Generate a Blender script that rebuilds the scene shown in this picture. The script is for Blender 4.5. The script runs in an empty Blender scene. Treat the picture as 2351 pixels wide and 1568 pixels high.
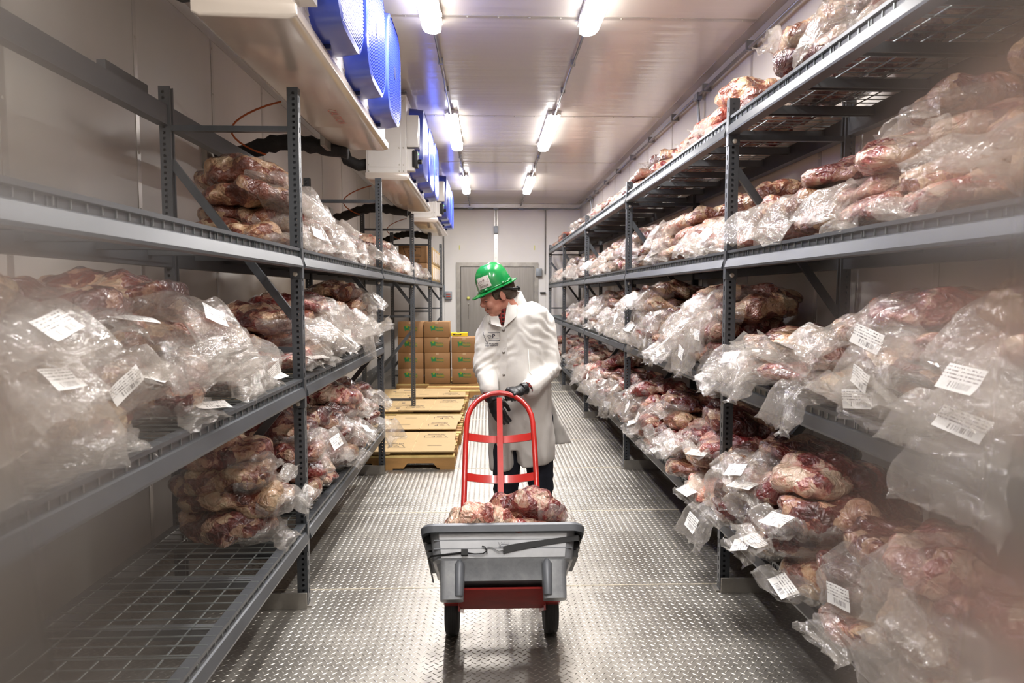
import bpy, bmesh, math, random
import numpy as np
from mathutils import Vector, Matrix, noise, Euler

C = bpy.context.scene.collection
SC = bpy.context.scene
PI = math.pi
rnd = random.Random(7)

# ------------------------------------------------------------------ camera, world, exposure
cam_d = bpy.data.cameras.new('camera')
cam_d.lens = 24.0
cam_d.sensor_width = 36.0
cam_d.clip_start = 0.02
cam = bpy.data.objects.new('camera', cam_d)
C.objects.link(cam)
YAW, PIT = math.radians(2.01), math.radians(3.94)
cam.location = (0, 0, 1.65)
cam.rotation_euler = Euler((PI / 2 - PIT, 0, -YAW), 'XYZ')
cam_d.dof.use_dof = True
cam_d.dof.focus_distance = 4.2
cam_d.dof.aperture_fstop = 4.5
SC.camera = cam
w = bpy.data.worlds.new('world')
SC.world = w
w.use_nodes = True
w.node_tree.nodes['Background'].inputs[0].default_value = (1.0, 0.97, 0.94, 1)
w.node_tree.nodes['Background'].inputs[1].default_value = 0.5
SC.view_settings.view_transform = 'Standard'
SC.view_settings.look = 'None'
SC.view_settings.exposure = 0.1
SC.view_settings.gamma = 1.0
SC.view_settings.use_curve_mapping = False
SC.cycles.use_denoising = True
SC.cycles.max_bounces = 6
SC.cycles.diffuse_bounces = 4
SC.cycles.glossy_bounces = 4
SC.cycles.transmission_bounces = 6
SC.cycles.transparent_max_bounces = 14
SC.cycles.use_adaptive_sampling = True
SC.cycles.adaptive_threshold = 0.02
SC.cycles.sample_clamp_indirect = 6.0
SC.cycles.caustics_reflective = False
SC.cycles.caustics_refractive = False
LAMP = 66.0   # watts of each fixture's reflector light


# ------------------------------------------------------------------ materials
def srgb(r, g, b):
    f = lambda c: ((c / 255) / 12.92) if c / 255 <= 0.04045 else (((c / 255) + 0.055) / 1.055) ** 2.4
    return (f(r), f(g), f(b), 1)


def new_mat(name):
    m = bpy.data.materials.new(name)
    m.use_nodes = True
    return m, m.node_tree.nodes, m.node_tree.links, m.node_tree.nodes['Principled BSDF']


def ramp(N, pts, interp='LINEAR'):
    r = N.new('ShaderNodeValToRGB')
    r.color_ramp.interpolation = interp
    e = r.color_ramp.elements
    while len(e) < len(pts):
        e.new(0.5)
    for i, (p, c) in enumerate(pts):
        e[i].position = p
        e[i].color = c
    return r


def coords(N, L, scale=(1, 1, 1), kind='Object', rand=False):
    t = N.new('ShaderNodeTexCoord')
    m = N.new('ShaderNodeMapping')
    m.inputs['Scale'].default_value = scale
    L.new(t.outputs[kind], m.inputs[0])
    if rand:
        oi = N.new('ShaderNodeObjectInfo')
        mu = N.new('ShaderNodeVectorMath'); mu.operation = 'SCALE'
        cx = N.new('ShaderNodeCombineXYZ')
        for k in range(3):
            L.new(oi.outputs['Random'], cx.inputs[k])
        L.new(cx.outputs[0], mu.inputs[0]); mu.inputs['Scale'].default_value = 17.0
        L.new(mu.outputs[0], m.inputs['Location'])
    return m.outputs[0]


def tex_noise(N, L, vec, scale, detail=3, rough=0.5, dist=0.0):
    n = N.new('ShaderNodeTexNoise')
    n.inputs['Scale'].default_value = scale
    n.inputs['Detail'].default_value = detail
    n.inputs['Roughness'].default_value = rough
    n.inputs['Distortion'].default_value = dist
    L.new(vec, n.inputs['Vector'])
    return n


def bump(N, L, h, strength, dist=0.01, prev=None):
    b = N.new('ShaderNodeBump')
    b.inputs['Strength'].default_value = strength
    b.inputs['Distance'].default_value = dist
    L.new(h, b.inputs['Height'])
    if prev is not None:
        L.new(prev, b.inputs['Normal'])
    return b.outputs[0]


def mat(name, col, rough=0.5, metal=0.0, var=0.0, vscale=6.0, bmp=0.0, bscale=60, bdist=0.002, coat=0.0, stretch=(1, 1, 1), spec=0.5, sheen=0.0):
    m, N, L, P = new_mat(name)
    P.inputs['Roughness'].default_value = rough
    P.inputs['Metallic'].default_value = metal
    P.inputs['Specular IOR Level'].default_value = spec
    if coat:
        P.inputs['Coat Weight'].default_value = coat
        P.inputs['Coat Roughness'].default_value = 0.1
    if sheen:
        P.inputs['Sheen Weight'].default_value = sheen
    v = coords(N, L, stretch)
    if var:
        n = tex_noise(N, L, v, vscale, 5, 0.6)
        r = ramp(N, [(0.3, tuple(c * (1 - var) for c in col[:3]) + (1,)), (0.7, tuple(min(1, c * (1 + var * 0.6)) for c in col[:3]) + (1,))])
        L.new(n.outputs[0], r.inputs[0])
        L.new(r.outputs[0], P.inputs['Base Color'])
    else:
        P.inputs['Base Color'].default_value = col
    if bmp:
        n2 = tex_noise(N, L, v, bscale, 4, 0.6)
        L.new(bump(N, L, n2.outputs[0], bmp, bdist), P.inputs['Normal'])
    return m


M = {}
M['rack'] = mat('rack_paint', srgb(80, 83, 87), 0.38, 0.25, 0.18, 9, 0.15, 90, 0.001, stretch=(1, .3, .3))
M['galv'] = mat('galvanised', srgb(165, 160, 152), 0.45, 0.6, 0.2, 7, 0.1, 60, 0.001)
M['rivet'] = mat('rivet', srgb(205, 200, 188), 0.4, 0.3)
M['wire'] = mat('deck_wire', srgb(165, 172, 172), 0.3, 0.8)
M['chan'] = mat('deck_channel', srgb(92, 94, 96), 0.5, 0.3)
M['trim'] = mat('panel_trim', srgb(205, 200, 194), 0.3, 0.55, 0.06, 5)
M['steel'] = mat('conduit', srgb(150, 150, 150), 0.35, 0.7, 0.1, 9)
M['boxgrey'] = mat('junction_box', srgb(140, 145, 150), 0.45, 0.3)
M['white'] = mat('white_enamel', srgb(228, 224, 218), 0.28, 0.0, 0.05, 3, 0.04, 12, 0.002, coat=0.4)
M['pan'] = mat('drip_pan', srgb(215, 203, 190), 0.22, 0.1, 0.07, 2.5, 0.08, 6, 0.004, coat=0.5)
M['blue'] = mat('blue_plastic', srgb(62, 84, 196), 0.3, 0.0, 0.05, 5, coat=0.3)
M['darkblue'] = mat('fan_blade', srgb(40, 48, 90), 0.4)
M['black'] = mat('black_plastic', srgb(28, 27, 27), 0.5, 0, 0.1, 9, spec=0.3)
M['foam'] = mat('pipe_foam', srgb(36, 34, 33), 0.75, 0, 0.25, 12, 0.6, 40, 0.01)
M['orange'] = mat('orange_wire', srgb(190, 92, 40), 0.4)
M['redink'] = mat('red_print', srgb(215, 140, 128), 0.6)
M['kraft'] = mat('kraft_board', srgb(158, 119, 79), 0.75, 0, 0.06, 8, 0.05, 150, 0.001)
M['kraftlight'] = mat('kraft_sheet', srgb(196, 167, 120), 0.7, 0, 0.05, 6, 0.04, 120, 0.001)
M['kraftedge'] = mat('kraft_edge', srgb(222, 190, 138), 0.8)
M['tape'] = mat('carton_tape', srgb(205, 175, 140), 0.2)
M['inkgreen'] = mat('green_print', srgb(40, 125, 72), 0.6)
M['inklime'] = mat('lime_print', srgb(140, 160, 38), 0.6)
M['ink'] = mat('dark_print', srgb(42, 40, 42), 0.6)
M['navyink'] = mat('navy_print', srgb(35, 38, 60), 0.7)
M['brownink'] = mat('brown_print', srgb(95, 40, 32), 0.6)
M['wood'] = mat('pallet_wood', srgb(176, 132, 78), 0.75, 0, 0.3, 9, 0.3, 60, 0.003, stretch=(.25, 1, 1))
M['woodlight'] = mat('pallet_wood_pale', srgb(228, 200, 128), 0.75, 0, 0.15, 9, 0.2, 60, 0.003, stretch=(1, .25, 1))
M['yellow'] = mat('yellow_print_board', srgb(240, 212, 30), 0.5)
M['redplate'] = mat('worn_red_plate', srgb(168, 30, 22), 0.6, 0, 0.2, 10, 0.1, 40, 0.001, spec=0.25)
M['red'] = mat('red_enamel', srgb(184, 34, 26), 0.3, 0, 0.12, 14, 0.05, 40, 0.001, coat=0.6)
M['tyre'] = mat('tyre_rubber', srgb(52, 50, 49), 0.7, 0, 0.2, 12, 0.2, 60, 0.002)
M['cloth'] = mat('coat_cotton', srgb(224, 220, 214), 0.85, 0, 0.06, 4, 0.25, 9, 0.01, sheen=0.2)
M['denim'] = mat('navy_denim', srgb(24, 27, 42), 0.8, 0, 0.25, 20, 0.3, 60, 0.004)
M['boot'] = mat('boot_rubber', srgb(22, 21, 22), 0.35)
M['glove'] = mat('nitrile_glove', srgb(28, 28, 30), 0.42, 0, 0.1, 20, 0.25, 70, 0.002)
M['hat'] = mat('green_hard_hat', srgb(22, 138, 68), 0.22, 0, 0, 1, coat=0.6)
M['hair'] = mat('brown_hair', srgb(74, 58, 42), 0.6, 0, 0.4, 60, 0.8, 150, 0.004, stretch=(.25, 1, 1))
M['stubble'] = mat('fair_stubble', srgb(142, 98, 76), 0.7)
M['eyewhite'] = mat('eye_white', srgb(150, 135, 126), 0.3)
M['iris'] = mat('iris', srgb(45, 40, 38), 0.2)
M['lip'] = mat('lip', srgb(158, 88, 78), 0.45)
M['paper'] = mat('label_paper', srgb(238, 236, 232), 0.55)
M['sticker'] = mat('sticker', srgb(236, 228, 222), 0.5)
M['snap'] = mat('metal_snap', srgb(150, 145, 138), 0.3, 0.9)
M['brass'] = mat('knob_yellow', srgb(222, 220, 120), 0.4)
M['doorsteel'] = mat('brushed_steel', srgb(150, 145, 138), 0.42, 0.5, 0.12, 3, 0.05, 30, 0.001, stretch=(8, 8, .5))
M['gap'] = mat('dark_gap', srgb(40, 36, 30), 0.8)
M['ledred'] = mat('red_switch', srgb(190, 70, 50), 0.4)


def m_skin():
    m, N, L, P = new_mat('skin')
    v = coords(N, L)
    n = tex_noise(N, L, v, 14, 4, 0.6)
    r = ramp(N, [(0.3, srgb(196, 128, 108)), (0.7, srgb(216, 158, 136))])
    L.new(n.outputs[0], r.inputs[0])
    L.new(r.outputs[0], P.inputs['Base Color'])
    P.inputs['Roughness'].default_value = 0.5
    P.inputs['Subsurface Weight'].default_value = 0.08
    P.inputs['Subsurface Radius'].default_value = (0.01, 0.004, 0.002)
    n2 = tex_noise(N, L, v, 120, 3)
    L.new(bump(N, L, n2.outputs[0], 0.1, 0.002), P.inputs['Normal'])
    return m


M['skin'] = m_skin()


def m_plaid():
    m, N, L, P = new_mat('plaid_flannel')
    v = coords(N, L)
    w1 = N.new('ShaderNodeTexWave'); w1.inputs['Scale'].default_value = 14; w1.bands_direction = 'X'
    w2 = N.new('ShaderNodeTexWave'); w2.inputs['Scale'].default_value = 14; w2.bands_direction = 'Z'
    L.new(v, w1.inputs[0]); L.new(v, w2.inputs[0])
    mx = N.new('ShaderNodeMath'); mx.operation = 'MAXIMUM'
    L.new(w1.outputs['Fac'], mx.inputs[0]); L.new(w2.outputs['Fac'], mx.inputs[1])
    r = ramp(N, [(0.55, srgb(42, 22, 24)), (0.95, srgb(140, 50, 46))])
    L.new(mx.outputs[0], r.inputs[0]); L.new(r.outputs[0], P.inputs['Base Color'])
    P.inputs['Roughness'].default_value = 0.9
    return m


M['plaid'] = m_plaid()


def m_wall(name, col, rough, bscale, bstr, stretch=(1, 1, 1), coat=0.0, scale2=None):
    m, N, L, P = new_mat(name)
    v = coords(N, L, stretch)
    n = tex_noise(N, L, v, 1.3, 4, 0.6)
    r = ramp(N, [(0.3, tuple(c * 0.94 for c in col[:3]) + (1,)), (0.7, col)])
    L.new(n.outputs[0], r.inputs[0]); L.new(r.outputs[0], P.inputs['Base Color'])
    P.inputs['Roughness'].default_value = rough
    if coat:
        P.inputs['Coat Weight'].default_value = coat
        P.inputs['Coat Roughness'].default_value = 0.12
    n2 = tex_noise(N, L, v, bscale, 3, 0.5)
    nb = bump(N, L, n2.outputs[0], bstr, 0.002)
    if scale2:
        n3 = tex_noise(N, L, v, scale2, 2, 0.5)
        nb = bump(N, L, n3.outputs[0], 0.5, 0.01, nb)
    L.new(nb, P.inputs['Normal'])
    if coat:
        L.new(nb, P.inputs['Coat Normal'])
    return m


M['wall'] = m_wall('wall_panel', srgb(222, 217, 210), 0.42, 40, 0.08, (1, 3, .3), 0.25)
M['wallfar'] = m_wall('wall_panel_far', srgb(242, 238, 233), 0.6, 120, 0.2)
M['ceil'] = m_wall('ceiling_panel', srgb(224, 217, 210), 0.3, 25, 0.10, (.25, 2.5, 1), 0.7, 3.0)


def m_emit(name, col, s):
    m, N, L, P = new_mat(name)
    P.inputs['Base Color'].default_value = col
    P.inputs['Emission Color'].default_value = col
    P.inputs['Emission Strength'].default_value = s
    return m


M['lamp'] = m_emit('lamp_diffuser', (1.0, 0.975, 0.95, 1), 10.0)
M['led'] = m_emit('green_indicator', (0.2, 1, 0.3, 1), 1.5)


def m_floor():
    m, N, L, P = new_mat('tread_plate')
    t = N.new('ShaderNodeTexCoord')
    mp = N.new('ShaderNodeMapping'); L.new(t.outputs['Object'], mp.inputs[0])
    v = mp.outputs[0]
    n = tex_noise(N, L, v, 1.8, 6, 0.65, 0.4)
    r = ramp(N, [(0.25, srgb(128, 122, 114)), (0.5, srgb(168, 163, 155)), (0.75, srgb(192, 187, 178))])
    L.new(n.outputs[0], r.inputs[0]); L.new(r.outputs[0], P.inputs['Base Color'])
    P.inputs['Metallic'].default_value = 0.75
    n3 = tex_noise(N, L, v, 3.5, 4, 0.6)
    r3 = ramp(N, [(0.3, (.30, .30, .30, 1)), (0.7, (.46, .46, .46, 1))])
    L.new(n3.outputs[0], r3.inputs[0]); L.new(r3.outputs[0], P.inputs['Roughness'])
    n2 = tex_noise(N, L, v, 160, 3)
    L.new(bump(N, L, n2.outputs[0], 0.15, 0.001), P.inputs['Normal'])
    return m


M['floor'] = m_floor()
M['lug'] = mat('tread_lug', srgb(186, 181, 173), 0.36, 0.8, 0.12, 3)
M['weld'] = mat('weld_bead', srgb(215, 205, 185), 0.5, 0.5, 0.3, 90, 0.8, 150, 0.003)


def m_meat(name, stops, bands, milky):
    m, N, L, P = new_mat(name)
    v = coords(N, L, (1, 1, 1), rand=True)
    d = tex_noise(N, L, v, 6, 4, 0.6)
    mxv = N.new('ShaderNodeMix'); mxv.data_type = 'VECTOR'
    mxv.inputs[0].default_value = 0.14
    L.new(v, mxv.inputs[4]); L.new(d.outputs[1], mxv.inputs[5])
    vo = N.new('ShaderNodeTexVoronoi'); vo.inputs['Scale'].default_value = 14; L.new(mxv.outputs[1], vo.inputs[0])
    sep = N.new('ShaderNodeSeparateColor'); L.new(vo.outputs['Color'], sep.inputs[0])
    n1 = tex_noise(N, L, mxv.outputs[1], bands, 6, 0.65, 1.2)
    ad = N.new('ShaderNodeMath'); ad.operation = 'MULTIPLY_ADD'
    L.new(sep.outputs[0], ad.inputs[0]); ad.inputs[1].default_value = 0.32
    sb = N.new('ShaderNodeMath'); sb.operation = 'MULTIPLY'; L.new(n1.outputs[0], sb.inputs[0]); sb.inputs[1].default_value = 0.85
    L.new(sb.outputs[0], ad.inputs[2])
    r = ramp(N, stops); L.new(ad.outputs[0], r.inputs[0])
    # thin wrinkled wrap clinging to the meat: pale streaks where the film gathers
    wv = tex_noise(N, L, v, 15, 3, 0.55, 1.2)
    wr = ramp(N, [(0.52, (0, 0, 0, 1)), (0.60, (1, 1, 1, 1)), (0.66, (0, 0, 0, 1))]); L.new(wv.outputs[0], wr.inputs[0])
    mu = N.new('ShaderNodeMath'); mu.operation = 'MULTIPLY'; L.new(wr.outputs[0], mu.inputs[0]); mu.inputs[1].default_value = milky
    mix = N.new('ShaderNodeMix'); mix.data_type = 'RGBA'
    L.new(mu.outputs[0], mix.inputs[0]); L.new(r.outputs[0], mix.inputs[6]); mix.inputs[7].default_value = srgb(232, 216, 200)
    hs = N.new('ShaderNodeHueSaturation'); oi = N.new('ShaderNodeObjectInfo')
    mr = N.new('ShaderNodeMapRange'); L.new(oi.outputs['Random'], mr.inputs[0]); mr.inputs[3].default_value = 0.55; mr.inputs[4].default_value = 0.95
    L.new(mr.outputs[0], hs.inputs['Value']); L.new(mix.outputs[2], hs.inputs['Color'])
    L.new(hs.outputs[0], P.inputs['Base Color'])
    P.inputs['Roughness'].default_value = 0.42
    P.inputs['Coat Weight'].default_value = 1.0
    P.inputs['Coat Roughness'].default_value = 0.06
    b0 = bump(N, L, vo.outputs['Distance'], 0.5, 0.02)
    b1 = bump(N, L, n1.outputs[0], 0.6, 0.03, b0)
    rg = tex_noise(N, L, v, 22, 2, 0.5, 1.0)
    b2 = bump(N, L, rg.outputs[0], 0.8, 0.03, b1)
    L.new(b2, P.inputs['Normal']); L.new(b2, P.inputs['Coat Normal'])
    return m


M['meat_red'] = m_meat('bagged_meat_red', [(0.30, srgb(70, 16, 18)), (0.44, srgb(124, 32, 32)), (0.57, srgb(160, 54, 48)), (0.62, srgb(214, 148, 126)), (0.76, srgb(236, 206, 178))], 7, 0.16)
M['meat_dark'] = m_meat('bagged_meat_dark', [(0.30, srgb(46, 14, 16)), (0.46, srgb(92, 28, 27)), (0.60, srgb(132, 52, 43)), (0.65, srgb(196, 140, 112)), (0.80, srgb(226, 192, 158))], 6, 0.16)
M['meat_brown'] = m_meat('bagged_meat_brown', [(0.30, srgb(62, 28, 22)), (0.44, srgb(116, 56, 42)), (0.58, srgb(150, 84, 62)), (0.64, srgb(204, 156, 118)), (0.82, srgb(232, 204, 166))], 7, 0.18)
M['meat_fat'] = m_meat('bagged_meat_fatty', [(0.30, srgb(104, 30, 28)), (0.45, srgb(166, 68, 56)), (0.53, srgb(216, 142, 120)), (0.66, srgb(236, 196, 168)), (0.8, srgb(244, 224, 200))], 6, 0.2)


def m_film(name, base_f, col):
    m = bpy.data.materials.new(name); m.use_nodes = True
    N, L = m.node_tree.nodes, m.node_tree.links
    N.clear()
    out = N.new('ShaderNodeOutputMaterial')
    v = coords(N, L, rand=True)
    tr = N.new('ShaderNodeBsdfTransparent'); tr.inputs[0].default_value = (0.97, 0.96, 0.95, 1)
    df = N.new('ShaderNodeBsdfDiffuse'); df.inputs[0].default_value = col
    tl = N.new('ShaderNodeBsdfTranslucent'); tl.inputs[0].default_value = col
    gl = N.new('ShaderNodeBsdfGlossy'); gl.inputs['Roughness'].default_value = 0.13
    ms = N.new('ShaderNodeMixShader'); ms.inputs[0].default_value = 0.5
    L.new(df.outputs[0], ms.inputs[1]); L.new(tl.outputs[0], ms.inputs[2])
    n = tex_noise(N, L, v, 9, 5, 0.6, 1.0)
    mr = N.new('ShaderNodeMapRange'); L.new(n.outputs[0], mr.inputs[0])
    mr.inputs[1].default_value = 0.3; mr.inputs[2].default_value = 0.75
    mr.inputs[3].default_value = base_f * 0.45; mr.inputs[4].default_value = base_f * 1.8
    ma = N.new('ShaderNodeMixShader'); L.new(mr.outputs[0], ma.inputs[0]); L.new(tr.outputs[0], ma.inputs[1]); L.new(ms.outputs[0], ma.inputs[2])
    n2 = tex_noise(N, L, v, 13, 3, 0.5, 2.2)
    nb = bump(N, L, n2.outputs[0], 0.7, 0.02)
    lw = N.new('ShaderNodeLayerWeight'); lw.inputs[0].default_value = 0.5
    pw = N.new('ShaderNodeMath'); pw.operation = 'POWER'; L.new(lw.outputs['Facing'], pw.inputs[0]); pw.inputs[1].default_value = 4.0
    fr = N.new('ShaderNodeMath'); fr.operation = 'MULTIPLY_ADD'; L.new(pw.outputs[0], fr.inputs[0]); fr.inputs[1].default_value = 0.5; fr.inputs[2].default_value = 0.06
    mg = N.new('ShaderNodeMixShader'); L.new(fr.outputs[0], mg.inputs[0]); L.new(ma.outputs[0], mg.inputs[1]); L.new(gl.outputs[0], mg.inputs[2])
    for s in (gl, lw):
        L.new(nb, s.inputs['Normal'])
    L.new(mg.outputs[0], out.inputs[0])
    return m


M['film'] = m_film('clear_bag_film', 0.21, srgb(244, 238, 230))
M['film_thin'] = m_film('thin_bag_film', 0.16, srgb(240, 232, 222))


def m_paper_label():
    m, N, L, P = new_mat('printed_paper')
    t = N.new('ShaderNodeTexCoord')
    sp = N.new('ShaderNodeSeparateXYZ'); L.new(t.outputs['Generated'], sp.inputs[0])
    # rows of fine print on the upper part, a bar block lower down
    w = N.new('ShaderNodeTexWave'); w.bands_direction = 'Y'; w.inputs['Scale'].default_value = 2.3
    L.new(t.outputs['Generated'], w.inputs[0])
    rr = ramp(N, [(0.62, (0, 0, 0, 1)), (0.70, (1, 1, 1, 1))]); L.new(w.outputs['Fac'], rr.inputs[0])
    mp = N.new('ShaderNodeMapping'); mp.inputs['Scale'].default_value = (34, 3, 1); L.new(t.outputs['Generated'], mp.inputs[0])
    n = N.new('ShaderNodeTexNoise'); n.inputs['Scale'].default_value = 1.0; L.new(mp.outputs[0], n.inputs[0])
    rn = ramp(N, [(0.46, (0, 0, 0, 1)), (0.5, (1, 1, 1, 1))]); L.new(n.outputs[0], rn.inputs[0])
    a = N.new('ShaderNodeMath'); a.operation = 'MULTIPLY'; L.new(rr.outputs[0], a.inputs[0]); L.new(rn.outputs[0], a.inputs[1])
    mp2 = N.new('ShaderNodeMapping'); mp2.inputs['Scale'].default_value = (60, .01, 1); L.new(t.outputs['Generated'], mp2.inputs[0])
    n2 = N.new('ShaderNodeTexNoise'); n2.inputs['Scale'].default_value = 1.0; L.new(mp2.outputs[0], n2.inputs[0])
    rb = ramp(N, [(0.48, (0, 0, 0, 1)), (0.52, (1, 1, 1, 1))]); L.new(n2.outputs[0], rb.inputs[0])
    inb = N.new('ShaderNodeMath'); inb.operation = 'COMPARE'; L.new(sp.outputs[1], inb.inputs[0]); inb.inputs[1].default_value = 0.24; inb.inputs[2].default_value = 0.12
    inx = N.new('ShaderNodeMath'); inx.operation = 'COMPARE'; L.new(sp.outputs[0], inx.inputs[0]); inx.inputs[1].default_value = 0.55; inx.inputs[2].default_value = 0.3
    bb = N.new('ShaderNodeMath'); bb.operation = 'MULTIPLY'; L.new(inb.outputs[0], bb.inputs[0]); L.new(inx.outputs[0], bb.inputs[1])
    b3 = N.new('ShaderNodeMath'); b3.operation = 'MULTIPLY'; L.new(bb.outputs[0], b3.inputs[0]); L.new(rb.outputs[0], b3.inputs[1])
    up = N.new('ShaderNodeMath'); up.operation = 'GREATER_THAN'; L.new(sp.outputs[1], up.inputs[0]); up.inputs[1].default_value = 0.42
    a2 = N.new('ShaderNodeMath'); a2.operation = 'MULTIPLY'; L.new(a.outputs[0], a2.inputs[0]); L.new(up.outputs[0], a2.inputs[1])
    ad = N.new('ShaderNodeMath'); ad.operation = 'MAXIMUM'; L.new(a2.outputs[0], ad.inputs[0]); L.new(b3.outputs[0], ad.inputs[1])
    mx = N.new('ShaderNodeMix'); mx.data_type = 'RGBA'; L.new(ad.outputs[0], mx.inputs[0])
    mx.inputs[6].default_value = srgb(244, 242, 238); mx.inputs[7].default_value = srgb(120, 116, 116)
    L.new(mx.outputs[2], P.inputs['Base Color']); P.inputs['Roughness'].default_value = 0.4
    return m


M['label'] = m_paper_label()


def m_tub():
    m, N, L, P = new_mat('scuffed_grey_tub')
    v = coords(N, L, (1, 1, 1))
    n = tex_noise(N, L, v, 9, 5, 0.7)
    r = ramp(N, [(0.3, srgb(122, 124, 128)), (0.55, srgb(148, 150, 153)), (0.8, srgb(172, 172, 172))])
    L.new(n.outputs[0], r.inputs[0]); L.new(r.outputs[0], P.inputs['Base Color'])
    P.inputs['Roughness'].default_value = 0.33
    P.inputs['Metallic'].default_value = 0.15
    P.inputs['Coat Weight'].default_value = 0.3
    n2 = tex_noise(N, L, v, 60, 3)
    L.new(bump(N, L, n2.outputs[0], 0.15, 0.002), P.inputs['Normal'])
    return m


M['tub'] = m_tub()
M['tubdark'] = mat('tub_edge', srgb(108, 111, 116), 0.4, 0.1, 0.1, 9)
M['tubpanel'] = mat('worn_tub_face', srgb(186, 188, 192), 0.3, 0.6, 0.16, 6, 0.1, 14, 0.002)


def m_strip():
    m = bpy.data.materials.new('hazy_clear_pvc'); m.use_nodes = True
    N, L = m.node_tree.nodes, m.node_tree.links
    N.clear()
    out = N.new('ShaderNodeOutputMaterial')
    t = N.new('ShaderNodeTexCoord')
    at = N.new('ShaderNodeAttribute'); at.attribute_name = 'painted_haze'  # per-vertex haze painted into the strips for their soft edges
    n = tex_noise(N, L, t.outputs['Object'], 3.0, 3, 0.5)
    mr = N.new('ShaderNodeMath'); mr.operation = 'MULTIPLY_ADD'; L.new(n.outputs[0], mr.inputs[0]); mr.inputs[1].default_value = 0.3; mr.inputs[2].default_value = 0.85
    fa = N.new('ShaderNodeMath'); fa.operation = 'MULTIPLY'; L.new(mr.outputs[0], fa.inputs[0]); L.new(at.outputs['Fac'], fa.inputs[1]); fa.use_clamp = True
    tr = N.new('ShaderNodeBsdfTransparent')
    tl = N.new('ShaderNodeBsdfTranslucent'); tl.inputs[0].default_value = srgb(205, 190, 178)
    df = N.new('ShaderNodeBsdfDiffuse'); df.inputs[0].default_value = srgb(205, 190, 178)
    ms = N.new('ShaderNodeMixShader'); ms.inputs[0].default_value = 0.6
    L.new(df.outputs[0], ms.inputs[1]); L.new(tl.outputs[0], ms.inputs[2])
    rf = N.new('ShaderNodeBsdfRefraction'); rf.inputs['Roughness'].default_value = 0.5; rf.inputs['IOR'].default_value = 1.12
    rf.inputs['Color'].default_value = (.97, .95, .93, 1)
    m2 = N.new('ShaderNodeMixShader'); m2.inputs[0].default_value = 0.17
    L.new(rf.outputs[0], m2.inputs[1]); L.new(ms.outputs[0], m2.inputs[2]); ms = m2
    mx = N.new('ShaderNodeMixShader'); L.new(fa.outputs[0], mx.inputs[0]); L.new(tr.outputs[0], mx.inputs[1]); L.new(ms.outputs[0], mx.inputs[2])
    L.new(mx.outputs[0], out.inputs[0])
    return m


M['strip'] = m_strip()


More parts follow.
